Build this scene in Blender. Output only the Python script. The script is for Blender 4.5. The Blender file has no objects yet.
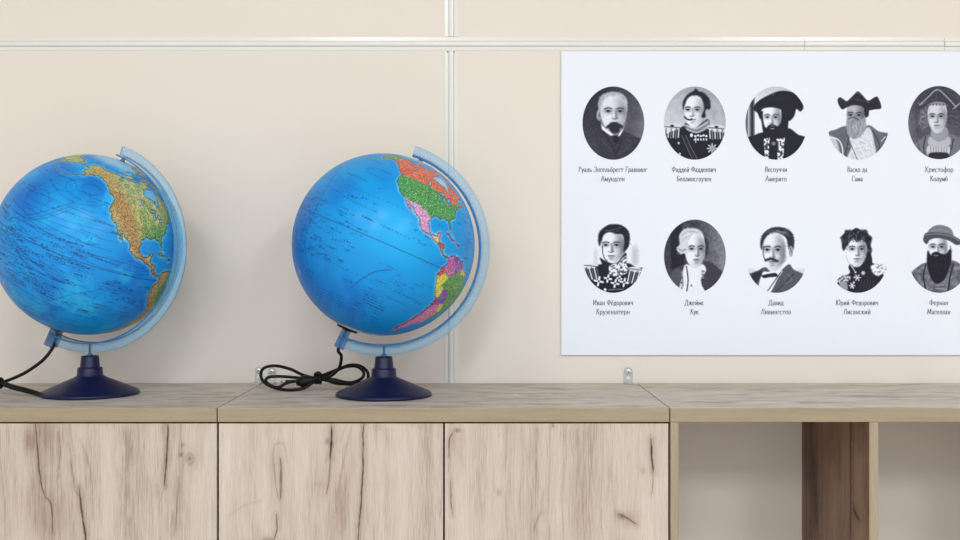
import bpy, math, random
import numpy as np
from mathutils import Matrix, Vector
SC = bpy.context.scene
COL = SC.collection
rng = np.random.default_rng(7)

# ------------------------------------------------------------------ camera
F = 1060.0                      # focal length in pixels of a 960 wide frame
D = 2.0                         # camera to back wall
TOP = 0.80                      # worktop height
ZC = TOP + 0.2226               # camera height
HX, HY = 480.0, 265.0           # where the camera's axis meets the frame
cd = bpy.data.cameras.new('camera'); cam = bpy.data.objects.new('camera', cd); COL.objects.link(cam)
cd.sensor_width = 36.0; cd.lens = F * 36.0 / 960.0
cd.shift_y = -5.0 / 960.0
cd.clip_start = 0.01
cam.location = (0, -D, ZC); cam.rotation_euler = (math.pi / 2, 0, 0)
SC.camera = cam

# ------------------------------------------------------------------ light
w = bpy.data.worlds.new('world'); SC.world = w; w.use_nodes = True
w.node_tree.nodes['Background'].inputs[0].default_value = (0.92, 1.0, 1.06, 1)
w.node_tree.nodes['Background'].inputs[1].default_value = 1.28

def area(name, loc, sx, sy, power, col=(0.92, 1.0, 1.06), target=None):
    l = bpy.data.lights.new(name, 'AREA'); l.shape = 'RECTANGLE'; l.size = sx; l.size_y = sy
    l.energy = power; l.color = col
    o = bpy.data.objects.new(name, l); COL.objects.link(o); o.location = loc
    if target is not None:
        o.rotation_euler = (Vector(target) - Vector(loc)).to_track_quat('-Z', 'Y').to_euler()
    return o
area('ceiling_lamp_or_fill', (-1.45, -2.6, 2.74), 0.6, 0.6, 15)
area('ceiling_lamp_or_fill', (0.0, -2.7, 2.74), 0.6, 0.6, 18)
area('ceiling_lamp_or_fill', (1.9, -2.9, 2.74), 0.6, 0.6, 24)
area('ceiling_lamp_or_fill', (-0.7, -4.6, 2.74), 0.6, 1.2, 62)  # added rear fill, low-angle light to brighten the lower wall
area('ceiling_lamp_or_fill', (1.9, -4.6, 2.74), 0.6, 1.2, 62)  # second added rear fill, lifts the lower wall at right

SC.view_settings.view_transform = 'Standard'
SC.view_settings.look = 'None'
SC.view_settings.gamma = 1.0
SC.view_settings.use_curve_mapping = False
SC.view_settings.exposure = 0.06

# ------------------------------------------------------------------ helpers
def W(px, py, d):
    """the place seen at a frame pixel at distance d"""
    return Vector(((px - HX) * d / F, d - D, ZC + (HY - py) * d / F))

def lin(c):
    c = np.asarray(c, float) / 255.0
    return np.where(c <= 0.04045, c / 12.92, ((c + 0.055) / 1.055) ** 2.4)

def rgba(c):
    return tuple(float(v) for v in lin(c)) + (1.0,)

class MB:
    def __init__(s): s.v = []; s.f = []; s.m = []; s.sm = []
    def add(s, verts, faces, mat=0, smooth=False):
        o = len(s.v); s.v += [tuple(p) for p in verts]
        for f in faces:
            s.f.append(tuple(o + i for i in f)); s.m.append(mat); s.sm.append(smooth)
    def box(s, a, b, mat=0, front=None, top=None):
        (x0, y0, z0), (x1, y1, z1) = a, b
        v = [(x0,y0,z0),(x1,y0,z0),(x1,y1,z0),(x0,y1,z0),(x0,y0,z1),(x1,y0,z1),(x1,y1,z1),(x0,y1,z1)]
        for k, f in enumerate([(3,2,1,0),(4,5,6,7),(0,1,5,4),(1,2,6,5),(2,3,7,6),(3,0,4,7)]):
            m = mat
            if k == 2 and front is not None: m = front
            if k == 1 and top is not None: m = top
            s.add([v[i] for i in f], [(0,1,2,3)], m)
    def lathe(s, prof, n=64, mat=0, M=None):
        """profile (r, z) from bottom to top around z"""
        vs = []
        for r, z in prof:
            for k in range(n):
                a = 2 * math.pi * k / n
                p = Vector((r * math.cos(a), r * math.sin(a), z))
                vs.append(M @ p if M is not None else p)
        fs = []
        for i in range(len(prof) - 1):
            for k in range(n):
                fs.append((i*n+k, i*n+(k+1)%n, (i+1)*n+(k+1)%n, (i+1)*n+k))
        s.add(vs, fs, mat, True)
        o = len(s.v) - len(vs)
        for i, fl in ((0, True), (len(prof) - 1, False)):
            ids = [o + i*n + k for k in range(n)]
            s.f.append(tuple(ids[::-1] if fl else ids)); s.m.append(mat); s.sm.append(False)
    def tube(s, pts, r, n=10, mat=0, res=8, closed=False):
        P = spline(pts, res, closed)
        if not hasattr(r, '__len__'): R = [r] * len(P)
        else: R = np.interp(np.linspace(0, 1, len(P)), np.linspace(0, 1, len(r)), r)
        N = len(P); T = []
        for i in range(N):
            a, b = (P[(i-1) % N], P[(i+1) % N]) if closed else (P[max(i-1, 0)], P[min(i+1, N-1)])
            T.append((b - a).normalized())
        u = T[0].orthogonal().normalized(); vs = []
        for i in range(N):
            u = (u - T[i] * u.dot(T[i])).normalized(); v = T[i].cross(u)
            for k in range(n):
                a = 2*math.pi*k/n
                vs.append(P[i] + (u*math.cos(a) + v*math.sin(a)) * R[i])
        fs = []
        for i in range(N if closed else N-1):
            j = (i+1) % N
            for k in range(n): fs.append((i*n+k, i*n+(k+1)%n, j*n+(k+1)%n, j*n+k))
        s.add(vs, fs, mat, True)
        if not closed:
            o = len(s.v) - len(vs)
            s.f.append(tuple(o+k for k in range(n))[::-1]); s.m.append(mat); s.sm.append(False)
            s.f.append(tuple(o+(N-1)*n+k for k in range(n))); s.m.append(mat); s.sm.append(False)
    def build(s, name, mats, parent=None, bevel=0.0, loc=None):
        me = bpy.data.meshes.new(name)
        me.from_pydata([tuple(p) for p in s.v], [], s.f)
        if not isinstance(mats, (list, tuple)): mats = [mats]
        for m in mats: me.materials.append(m)
        me.polygons.foreach_set('material_index', s.m)
        me.polygons.foreach_set('use_smooth', s.sm)
        me.update()
        if bevel:
            import bmesh
            bm = bmesh.new(); bm.from_mesh(me); bmesh.ops.remove_doubles(bm, verts=bm.verts, dist=1e-6)
            bm.to_mesh(me); bm.free()
        o = bpy.data.objects.new(name, me); COL.objects.link(o)
        if parent is not None: o.parent = parent
        if loc is not None: o.location = loc
        if bevel:
            b = o.modifiers.new('bevel', 'BEVEL'); b.width = bevel; b.segments = 2; b.limit_method = 'ANGLE'; b.angle_limit = 0.6
        return o

def spline(pts, res=8, closed=False):
    P = [Vector(p) for p in pts]; n = len(P)
    if res <= 1 or n < 3: return P
    out = []
    for i in range(n if closed else n-1):
        if closed: a, b, c, d = P[(i-1) % n], P[i], P[(i+1) % n], P[(i+2) % n]
        else: a, b, c, d = P[max(i-1, 0)], P[i], P[i+1], P[min(i+2, n-1)]
        for k in range(res):
            t = k / res
            out.append(0.5*((2*b) + (c-a)*t + (2*a-5*b+4*c-d)*t*t + (3*b-a-3*c+d)*t**3))
    if not closed: out.append(P[-1])
    return out

def tag(o, label=None, cat=None, group=None, kind=None):
    if label: o['label'] = label
    if cat: o['category'] = cat
    if group: o['group'] = group
    if kind: o['kind'] = kind
    return o

def empty(name, loc, rz=0.0):
    o = bpy.data.objects.new(name, None); COL.objects.link(o)
    o.location = loc; o.rotation_euler = (0, 0, rz); o.empty_display_size = 0.05
    return o

def grid_faces(nr, nc, wrap=False, flip=False):
    i = np.arange(nr - 1)[:, None]; j = np.arange(nc if wrap else nc - 1)[None, :]
    j2 = (j + 1) % nc
    q = np.stack([i*nc + j, i*nc + j2, (i+1)*nc + j2, (i+1)*nc + j], -1).reshape(-1, 4)
    return q[:, ::-1] if flip else q

def fast_mesh(name, verts, quads, colors=None, attr='paint', smooth=False):
    me = bpy.data.meshes.new(name)
    verts = np.ascontiguousarray(verts, np.float32); quads = np.ascontiguousarray(quads, np.int32)
    me.vertices.add(len(verts)); me.vertices.foreach_set('co', verts.ravel())
    me.loops.add(quads.size); me.loops.foreach_set('vertex_index', quads.ravel())
    me.polygons.add(len(quads))
    me.polygons.foreach_set('loop_start', np.arange(0, quads.size, 4, dtype=np.int32))
    me.polygons.foreach_set('loop_total', np.full(len(quads), 4, np.int32))
    me.polygons.foreach_set('use_smooth', np.full(len(quads), smooth, bool))
    me.update(calc_edges=True); me.validate()
    if colors is not None:
        a = me.color_attributes.new(attr, 'FLOAT_COLOR', 'POINT')
        c = np.ones((len(verts), 4), np.float32); c[:, :3] = colors
        a.data.foreach_set('color', c.ravel())
    return me

def vnoise(x, y, seed=0):
    """smooth value noise in 0..1"""
    xi = np.floor(x).astype(np.int64); yi = np.floor(y).astype(np.int64)
    fx = x - xi; fy = y - yi
    fx = fx*fx*(3-2*fx); fy = fy*fy*(3-2*fy)
    def h(a, b):
        n = (a * 374761393 + b * 668265263 + seed * 974634777) & 0xFFFFFFFF
        n = ((n ^ (n >> 13)) * 1274126177) & 0xFFFFFFFF
        return ((n ^ (n >> 16)) & 0xFFFF) / 65535.0
    return (h(xi, yi)*(1-fx) + h(xi+1, yi)*fx)*(1-fy) + (h(xi, yi+1)*(1-fx) + h(xi+1, yi+1)*fx)*fy

def fbm(x, y, seed=0, octs=4):
    s = 0; a = 0.5; t = 0
    for k in range(octs):
        s = s + a * vnoise(x * 2**k, y * 2**k, seed + k); t += a; a *= 0.5
    return s / t

def seg_dist(X, Y, pts):
    """distance to a polyline and the parameter (0..1) along it"""
    best = np.full(X.shape, 1e9); par = np.zeros(X.shape); n = len(pts) - 1
    for i in range(n):
        (ax, ay), (bx, by) = pts[i], pts[i+1]
        dx, dy = bx-ax, by-ay; L = dx*dx + dy*dy + 1e-12
        t = np.clip(((X-ax)*dx + (Y-ay)*dy) / L, 0, 1)
        d = np.hypot(X-ax-t*dx, Y-ay-t*dy)
        m = d < best; best = np.where(m, d, best); par = np.where(m, (i+t)/n, par)
    return best, par

def inside(X, Y, pts):
    r = np.zeros(X.shape, bool); n = len(pts)
    for i in range(n):
        (ax, ay), (bx, by) = pts[i], pts[(i+1) % n]
        if ay == by: continue
        c = (ay > Y) != (by > Y)
        r ^= c & (X < (bx-ax)*(Y-ay)/(by-ay) + ax)
    return r

# ------------------------------------------------------------------ materials
def mat(name, col, rough=0.5, metal=0.0, spec=0.5, coat=0.0, coat_rough=0.1, alpha=1.0):
    m = bpy.data.materials.new(name); m.use_nodes = True
    p = m.node_tree.nodes['Principled BSDF']
    p.inputs['Base Color'].default_value = rgba(col)
    p.inputs['Roughness'].default_value = rough; p.inputs['Metallic'].default_value = metal
    p.inputs['Specular IOR Level'].default_value = spec
    p.inputs['Coat Weight'].default_value = coat; p.inputs['Coat Roughness'].default_value = coat_rough
    p.inputs['Alpha'].default_value = alpha
    return m

def nodes(m):
    return m.node_tree.nodes, m.node_tree.links, m.node_tree.nodes['Principled BSDF']

def noisy(name, c0, c1, scale=(1, 1, 1), ns=8.0, detail=4.0, rough=0.6, spec=0.4, bump=0.0, bscale=400.0, metal=0.0):
    m = mat(name, c0, rough, metal, spec); N, L, p = nodes(m)
    tc = N.new('ShaderNodeTexCoord'); mp = N.new('ShaderNodeMapping'); mp.inputs['Scale'].default_value = scale
    nz = N.new('ShaderNodeTexNoise'); nz.inputs['Scale'].default_value = ns; nz.inputs['Detail'].default_value = detail
    mx = N.new('ShaderNodeMix'); mx.data_type = 'RGBA'
    mx.inputs['A'].default_value = rgba(c0); mx.inputs['B'].default_value = rgba(c1)
    L.new(tc.outputs['Object'], mp.inputs['Vector']); L.new(mp.outputs['Vector'], nz.inputs['Vector'])
    L.new(nz.outputs['Fac'], mx.inputs['Factor']); L.new(mx.outputs['Result'], p.inputs['Base Color'])
    if bump:
        nb = N.new('ShaderNodeTexNoise'); nb.inputs['Scale'].default_value = bscale; nb.inputs['Detail'].default_value = 2
        bp = N.new('ShaderNodeBump'); bp.inputs['Strength'].default_value = bump; bp.inputs['Distance'].default_value = 0.001
        L.new(tc.outputs['Object'], nb.inputs['Vector']); L.new(nb.outputs['Fac'], bp.inputs['Height']); L.new(bp.outputs['Normal'], p.inputs['Normal'])
    return m

def paint_mat(name, attr='paint', rough=0.5, spec=0.4, coat=0.0, coat_rough=0.1):
    m = mat(name, (255, 255, 255), rough, 0, spec, coat, coat_rough); N, L, p = nodes(m)
    a = N.new('ShaderNodeVertexColor'); a.layer_name = attr
    L.new(a.outputs['Color'], p.inputs['Base Color'])
    return m

def wood(name, light, mid, dark, grain='Z', offset=(0, 0, 0), contrast=1.0, marks=False, rough=0.5, blotch=False):
    """pale grey oak decor: fine pores, soft bands, and marks (cracks, knots, stains) read from the mesh"""
    m = mat(name, mid, rough, 0, 0.35); N, L, p = nodes(m)
    tc = N.new('ShaderNodeTexCoord')
    def noise(sx, sl, scale, detail, rgh=0.55, dist=0.0):
        mp = N.new('ShaderNodeMapping'); mp.inputs['Location'].default_value = offset
        mp.inputs['Scale'].default_value = {'Z': (sx, sx, sl), 'X': (sl, sx, sx)}[grain]
        nz = N.new('ShaderNodeTexNoise'); nz.inputs['Scale'].default_value = scale; nz.inputs['Detail'].default_value = detail
        nz.inputs['Roughness'].default_value = rgh; nz.inputs['Distortion'].default_value = dist
        L.new(tc.outputs['Object'], mp.inputs['Vector']); L.new(mp.outputs['Vector'], nz.inputs['Vector'])
        return nz.outputs['Fac']
    def math_(op, a, b):
        n = N.new('ShaderNodeMath'); n.operation = op
        for i, v in enumerate((a, b)):
            if isinstance(v, (int, float)): n.inputs[i].default_value = v
            else: L.new(v, n.inputs[i])
        return n.outputs[0]
    broad = noise(34, 9, 1.0, 5, 0.6, 1.4) if blotch else noise(14, 1.6, 1.0, 3, 0.5, 0.6)
    band = noise(60, 3.0, 1.0, 4, 0.6, 0.4)
    fine = noise(620, 26, 1.0, 3, 0.7)
    s = math_('ADD', math_('MULTIPLY', broad, 0.50 if blotch else 0.38), math_('ADD', math_('MULTIPLY', band, 0.16 if blotch else 0.24), math_('MULTIPLY', fine, 0.34 if blotch else 0.38)))
    s = math_('ADD', math_('MULTIPLY', math_('SUBTRACT', s, 0.5), 2.3 * contrast), 0.5)
    if marks:
        a = N.new('ShaderNodeVertexColor'); a.layer_name = 'marks'
        sp = N.new('ShaderNodeSeparateColor'); L.new(a.outputs['Color'], sp.inputs['Color'])
        s = math_('ADD', s, math_('MULTIPLY', math_('SUBTRACT', sp.outputs['Blue'], 0.5), 1.2))
    r = N.new('ShaderNodeValToRGB'); e = r.color_ramp.elements
    e[0].position = 0.05; e[0].color = rgba(dark); e[1].position = 0.95; e[1].color = rgba(light)
    k = e.new(0.48); k.color = rgba(mid)
    L.new(s, r.inputs['Fac']); col = r.outputs['Color']
    if marks:
        mx = N.new('ShaderNodeMix'); mx.data_type = 'RGBA'; mx.blend_type = 'MULTIPLY'
        mx.inputs['B'].default_value = rgba((200, 172, 160))
        L.new(sp.outputs['Green'], mx.inputs['Factor']); L.new(col, mx.inputs['A'])
        m2 = N.new('ShaderNodeMix'); m2.data_type = 'RGBA'; m2.inputs['B'].default_value = rgba((38, 28, 23))
        L.new(sp.outputs['Red'], m2.inputs['Factor']); L.new(mx.outputs['Result'], m2.inputs['A']); col = m2.outputs['Result']
    L.new(col, p.inputs['Base Color'])
    bp = N.new('ShaderNodeBump'); bp.inputs['Strength'].default_value = 0.12; bp.inputs['Distance'].default_value = 0.0005
    L.new(fine, bp.inputs['Height']); L.new(bp.outputs['Normal'], p.inputs['Normal'])
    return m

M_wall = noisy('wall_paint', (228, 217, 206), (231, 221, 211), ns=3.0, rough=0.55, spec=0.3)
M_ceiling = noisy('ceiling_paint', (206, 205, 202), (200, 199, 196), ns=2.0, rough=0.8)
M_floor = noisy('floor_covering', (204, 190, 172), (214, 200, 184), scale=(2, 14, 1), ns=5.0, rough=0.5)
M_trim = noisy('trim_plastic', (229, 226, 220), (225, 222, 216), ns=4.0, rough=0.22, spec=0.5)
M_dark = mat('dark_gap', (40, 36, 32), 0.8)
M_screwhole = mat('drilled_hole', (70, 66, 62), 0.8)
LT, MD, DK = (213, 200, 189), (191, 176, 164), (140, 124, 112)
M_door = [wood('oak_decor_door', LT, MD, DK, 'Z', (3.1*k, 1.7*k, 0.9*k), 1.12, True) for k in range(4)]
M_side = wood('oak_decor_side', LT, MD, DK, 'Z', (11, 4, 2), 0.9)
M_divider = wood('oak_decor_brown_shaded', (172, 142, 118), (138, 110, 90), (84, 63, 50), 'Z', (6.3, 2.2, 3.1), 1.25, True)  # brownish oak with the shade under the worktop put into its colour
M_top = [wood('oak_decor_top', (214, 203, 190), (194, 182, 168), (140, 127, 115), 'X', (5.3*k, 2.3*k, 0), 1.6, blotch=True) for k in range(3)]
M_edge = wood('oak_edge_band', (172, 156, 130), (156, 140, 115), (130, 115, 92), 'X', (1, 2, 3), 0.8)
M_edge_v = wood('oak_edge_band_upright', (180, 165, 140), (164, 149, 125), (138, 124, 101), 'Z', (1, 2, 3), 0.8)
M_board = noisy('printed_board', (233, 236, 246), (235, 238, 247), ns=2.0, rough=0.4, spec=0.15)
M_board_edge = mat('board_edge', (236, 234, 232), 0.6)
M_print = paint_mat('printed_portrait', rough=0.4, spec=0.15)
M_ink = mat('caption_ink', (50, 46, 56), 0.4, spec=0.15)
M_globe = paint_mat('globe_print', rough=0.5, spec=0.2, coat=0.22, coat_rough=0.25)
M_navy = noisy('navy_plastic', (17, 20, 62), (15, 17, 55), ns=40, rough=0.4, spec=0.35, bump=0.05)
M_blue = mat('clear_blue_plastic', (128, 196, 232), 0.2, 0, 0.4, alpha=0.32)
M_blue_mid = mat('blue_plastic_block', (24, 96, 158), 0.2, 0, 0.5, alpha=0.6)
M_blue_edge = mat('blue_plastic_edge', (20, 118, 188), 0.22, 0, 0.5, alpha=0.92)
M_blue_rim = mat('blue_plastic_rim', (96, 150, 190), 0.22, 0, 0.5, alpha=0.7)
M_cord = noisy('black_cord', (10, 10, 11), (16, 15, 16), ns=60, rough=0.5, spec=0.25)
M_pin = mat('pale_prong', (190, 186, 176), 0.35, 0.6)
M_zinc = noisy('zinc_steel', (176, 174, 170), (196, 195, 192), ns=90, rough=0.42, metal=0.7)
M_screw = mat('screw_steel', (222, 226, 226), 0.28, 0.8)

# ------------------------------------------------------------------ the room
def struct(name, mb, m, label=None):
    return tag(mb.build(name, m), label, None, None, 'structure')
b = MB(); b.box((-3.2, -5.0, -0.05), (4.0, 0.1, 0.0)); struct('floor', b, M_floor, 'wood toned floor under the cabinets')
b = MB(); b.box((-3.2, -5.0, 2.80), (4.0, 0.1, 2.85)); struct('ceiling', b, M_ceiling, 'white ceiling above the wall panels')
b = MB(); b.box((-3.2, 0.0, 0.0), (4.0, 0.1, 2.80)); struct('wall_back', b, M_wall, 'beige panelled wall behind the globes')
b = MB(); b.box((-3.3, -5.0, 0.0), (-3.2, 0.1, 2.80)); struct('wall_left', b, M_wall, 'beige side wall to the left')
b = MB(); b.box((4.0, -5.0, 0.0), (4.1, 0.1, 2.80)); struct('wall_right', b, M_wall, 'beige side wall to the right')

def trim(name, a, bb, axis, fixed, label, holes=()):
    """joint cover strip: two flat flanges, two grooves, a raised rounded middle; runs along the wall"""
    prof = [(-12.6, 0), (-12.6, 1.0), (-5.2, 1.3), (-5.1, 0.2), (-4.6, 0.2), (-4.5, 2.6), (-3.4, 3.3), (-1.6, 3.7), (0, 3.85),
            (1.6, 3.7), (3.4, 3.3), (4.5, 2.6), (4.6, 0.2), (5.1, 0.2), (5.2, 1.3), (12.6, 1.0), (12.6, 0)]
    mb = MB(); n = len(prof); vs = []
    for t in (a, bb):
        for u, h in prof:
            u, h = u*0.001, h*0.001
            vs.append((t, -h, fixed - u) if axis == 'X' else (fixed + u, -h, t))
    fs = []
    for i in range(n-1):
        fs.append((i, i+1, n+i+1, n+i))
    for i, f in enumerate(fs):
        sm = False
        q = f if axis == 'Z' else f[::-1]
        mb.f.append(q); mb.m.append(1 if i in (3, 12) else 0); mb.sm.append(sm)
    mb.v += vs
    mb.f.append(tuple(range(n))); mb.m.append(0); mb.sm.append(False)
    mb.f.append(tuple(range(2*n-1, n-1, -1))); mb.m.append(0); mb.sm.append(False)
    for (hx, hz, r) in holes:
        mb.add([(hx + r*math.cos(k*math.pi/6), -0.0042, hz + r*math.sin(k*math.pi/6)) for k in range(12)], [tuple(range(12))[::-1]], 2)
    o = mb.build(name, [M_trim, M_groove, M_screwhole])
    return tag(o, label, None, None, 'structure')
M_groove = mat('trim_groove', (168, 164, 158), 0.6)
zt = W(0, 43.9, D).z; xv = W(451.3, 0, D).x
xa, xb = W(804.4, 0, D).x, W(944, 0, D).x
trim('trim_1', -3.2, xa - 0.0006, 'X', zt, 'long white horizontal joint strip across the wall panels')
trim('trim_2', xa + 0.0006, xb - 0.0008, 'X', zt, 'short piece of white horizontal strip above the portrait board')
trim('trim_3', xb + 0.0008, 4.0, 'X', zt - 0.0008, 'white horizontal strip at the right edge above the board')
trim('trim_4', zt + 0.0136, 2.80, 'Z', xv, 'white vertical joint strip above the horizontal one')
h0 = W(447.6, 52, D); h1 = W(454, 52, D)
trim('trim_5', 0.0, zt - 0.0132, 'Z', xv, 'white vertical joint strip between the globe and the board',
     holes=[(h0.x, h0.z - 0.0004, 0.0013), (h1.x, h1.z - 0.0004, 0.0013)])

# ------------------------------------------------------------------ cabinets
YF = -0.35          # front of the worktops
DF = D + YF         # their distance from the camera
def fx(px, d=DF): return (px - HX) * d / F
TH = 0.0218         # worktop thickness
DOORF = YF + 0.0015; DOORT = 0.016
dd = D + DOORF

def rows(z0, z1, fine_to, nf, nc):
    return np.concatenate([np.linspace(z0, fine_to, nc, endpoint=False), np.linspace(fine_to, z1, nf)])

def marked_panel(x, z, depth_axis, plane, back, marks, m, name, parent, flip=False):
    """a board whose seen face is a fine grid that carries the cracks and knots; x, z are the grid lines"""
    nc, nr = len(x), len(z)
    X, Z = np.meshgrid(x, z)
    v = np.zeros((nr*nc, 3))
    if depth_axis == 'Y': v[:, 0] = X.ravel(); v[:, 1] = plane; v[:, 2] = Z.ravel()
    else: v[:, 1] = X.ravel(); v[:, 0] = plane; v[:, 2] = Z.ravel()
    q = grid_faces(nr, nc, flip=flip)
    c = np.array([[x[0], z[0]], [x[-1], z[0]], [x[-1], z[-1]], [x[0], z[-1]]])
    e = np.zeros((4, 3))
    if depth_axis == 'Y': e[:, 0] = c[:, 0]; e[:, 1] = back; e[:, 2] = c[:, 1]
    else: e[:, 1] = c[:, 0]; e[:, 0] = back; e[:, 2] = c[:, 1]
    n = nr*nc
    me = bpy.data.meshes.new(name)
    bottom = [j for j in range(nc)]; topr = [(nr-1)*nc + j for j in range(nc)]
    left = [i*nc for i in range(nr)]; right = [i*nc + nc-1 for i in range(nr)]
    faces = [tuple(f) for f in q.tolist()]
    extra = [tuple(bottom[::-1]) + (n, n+1), tuple(topr) + (n+2, n+3), tuple(left) + (n+3, n), tuple(right[::-1]) + (n+1, n+2), (n+1, n, n+3, n+2)]
    if flip: extra = [t[::-1] for t in extra]
    me.from_pydata(np.vstack([v, e]).tolist(), [], faces + extra); me.update()
    a = me.color_attributes.new('marks', 'FLOAT_COLOR', 'POINT')
    arr = np.ones((n+4, 4), np.float32); arr[:, :3] = (0, 0, 0.5); arr[:n, :3] = marks.reshape(-1, 3)
    a.data.foreach_set('color', arr.ravel())
    me.materials.append(m)
    o = bpy.data.objects.new(name, me); COL.objects.link(o); o.parent = parent
    return o

def make_marks(PX, PY, cracks=(), knots=(), stains=(), bands=(), seed=0):
    """red: dark crack, green: brown stain, blue: lighter/darker wood (0.5 = none); all in frame pixels"""
    R = np.zeros(PX.shape); G = np.zeros(PX.shape); B = np.full(PX.shape, 0.5)
    jx = (fbm(PX*0.08, PY*0.09, seed+3) - 0.5) * 1.6
    for pts, wd, st in cracks:
        P = [(p.x, p.y) for p in spline([(a, c, 0) for a, c in pts], 6)]
        d, t = seg_dist(PX + jx, PY, P)
        ww = wd * (0.25 + 0.75*np.sin(np.pi*np.clip(t, 0.03, 0.97))**0.6) * (0.6 + 0.8*vnoise(PY*0.25, PX*0.05, seed+9))
        R = np.maximum(R, st * np.clip(1.2 - d/(0.85*ww), 0, 1))
        halo = np.exp(-(d/(2.6*wd + 1.2))**2)
        G = np.maximum(G, 0.45*st*halo); B = B - 0.06*st*halo
    for (kx, ky, rx, ry, st) in knots:
        q = np.hypot((PX+jx*1.5-kx)/rx, (PY+jx-ky)/ry)
        ring = np.exp(-((q-0.75)/0.22)**2)*0.45 + np.exp(-(q/0.38)**2)
        R = np.maximum(R, st*np.clip(ring, 0, 1)*(0.5+0.8*vnoise(PX*0.9, PY*0.9, seed+4)))
        G = np.maximum(G, 0.6*st*np.exp(-(q/1.8)**2))
    for (sx, sy, rx, ry, st) in stains:
        q = np.hypot((PX+jx*3-sx)/rx, (PY+jx*3-sy)/ry)
        G = np.maximum(G, st*np.exp(-q**2*1.3)*(0.65+0.6*vnoise(PX*0.35, PY*0.07, seed+6)))
    for (bx, y0, y1, wd, st) in bands:
        xx = bx + (fbm(PY*0.02, PX*0+bx, seed+8)-0.5)*14
        env = np.clip((PY-y0)/10, 0, 1)*np.clip((y1-PY)/10, 0, 1)
        B = B + st*np.exp(-((PX-xx)/wd)**2)*env
    return np.stack([np.clip(R*1.1, 0, 0.97), np.clip(G, 0, 1), np.clip(B, 0, 1)], -1)

def door(parent, px0, px1, m, handle=None, **mk):
    x0, x1 = fx(px0, dd), fx(px1, dd); zt_ = W(0, 423.6, dd).z
    x = np.linspace(x0, x1, 340); z = rows(0.085, zt_, zt_ - 0.21, 200, 30)
    X, Z = np.meshgrid(x, z)
    PX = HX + X*F/dd; PY = HY - (Z - ZC)*F/dd
    r = parent.location
    return marked_panel(x - r.x, z - r.z, 'Y', DOORF - r.y, DOORF + DOORT - r.y, make_marks(PX, PY, **mk), m, 'door', parent)

def carcass(root, x0, x1, k, doors=True):
    """worktop with edge band, two sides, bottom, and a plinth, in the root's own frame"""
    rx = root.location.x; a, c = x0 - rx, x1 - rx
    ry = root.location.y; yf, yb = YF - ry, -0.004 - ry
    g = 0.0010
    t = MB(); t.box((a+g, yf+0.0012, TOP-TH), (c-g, yb, TOP)); t.build('worktop', M_top[k], root, bevel=0.0004)
    t = MB(); t.box((a+g, yf, TOP-TH), (c-g, yf+0.0012, TOP-0.0004)); t.build('edge_band', M_edge, root, bevel=0.0009)['label'] = 'straw coloured edge band'
    return a, c, yf, yb

def door_cabinet(name, x0, x1, k, label):
    root = empty(name, ((x0+x1)/2, -0.175, 0)); tag(root, label, 'cabinet', 'grey oak door cabinets along the wall')
    a, c, yf, yb = carcass(root, x0, x1, k)
    yd = DOORF + DOORT + 0.022 - root.location.y
    for s0, s1 in ((a+0.001, a+0.017), (c-0.017, c-0.001)):
        t = MB(); t.box((s0, yd, 0.0), (s1, yb, TOP-TH)); t.build('side_panel', M_side, root)
    t = MB(); t.box((a+0.017, yd, 0.085), (c-0.017, yb-0.004, 0.101)); t.build('bottom_panel', M_side, root)
    t = MB(); t.box((a+0.017, yb-0.004, 0.0), (c-0.017, yb, TOP-TH)); t.build('back_panel', M_side, root)
    t = MB(); t.box((a+0.017, yd+0.01, 0.0), (c-0.017, yd+0.026, 0.085)); t.build('plinth', M_side, root)
    mid = (a+c)/2
    t = MB(); t.box((mid-0.008, yd+0.0005, 0.101), (mid+0.008, yb-0.004, TOP-TH)); t.build('partition', M_side, root)
    return root
xs1, xs2 = fx(217), fx(669.8)
wid = xs2 - xs1
cab1 = door_cabinet('cabinet', xs1 - wid, xs1, 0, 'grey oak cabinet under the brown and green relief globe at left')
door(cab1, 217-wid*F/DF+2, -11.5, M_door[3], cracks=[([(-60, 430), (-62, 500)], 0.9, 0.6)])
door(cab1, -9, 216.6, M_door[0], seed=11,
     cracks=[([(35.6,424),(37.3,444),(38.9,464),(41,484),(45.5,497)], 1.0, 0.8), ([(45.5,497),(50.7,503),(52.2,518),(52.2,533)], 0.9, 0.8),
             ([(59,432),(60,453),(57.8,478)], 0.7, 0.45), ([(78.9,486.7),(81,504),(83.3,522),(86,542),(88,556)], 1.2, 0.95),
             ([(71,462),(73,476),(75,490),(79,496)], 0.7, 0.45), ([(80,440),(88,462),(92,490),(93,520)], 0.5, 0.3),
             ([(167.8,422),(167.3,442),(166,464),(164.6,486)], 1.1, 0.95), ([(164,488),(160,502),(160,515)], 0.7, 0.3),
             ([(178.9,478),(176.7,507),(175.5,535)], 0.7, 0.5), ([(16,470),(17,500),(18,530)], 0.5, 0.25),
             ([(70,424),(72,440),(75,458)], 0.5, 0.3)],
     knots=[(190, 459, 5, 7, 0.55), (183.3, 445.5, 2.2, 2.2, 0.5), (181.8, 455, 2, 2.4, 0.6), (158, 492, 3, 8, 0.25)],
     stains=[(30, 440, 9, 17, 0.8), (46, 438, 10, 26, 0.45), (40, 512, 18, 34, 0.5), (62, 520, 9, 26, 0.35), (57, 440, 6, 22, 0.35)],
     bands=[(124, 423, 545, 5, -0.18), (8, 422, 545, 9, -0.12), (105, 422, 545, 8, 0.10), (205, 422, 545, 9, 0.08), (150, 470, 545, 7, -0.05)])
cab2 = door_cabinet('cabinet', xs1, xs2, 1, 'grey oak cabinet under the political globe with the red and green map')
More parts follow.
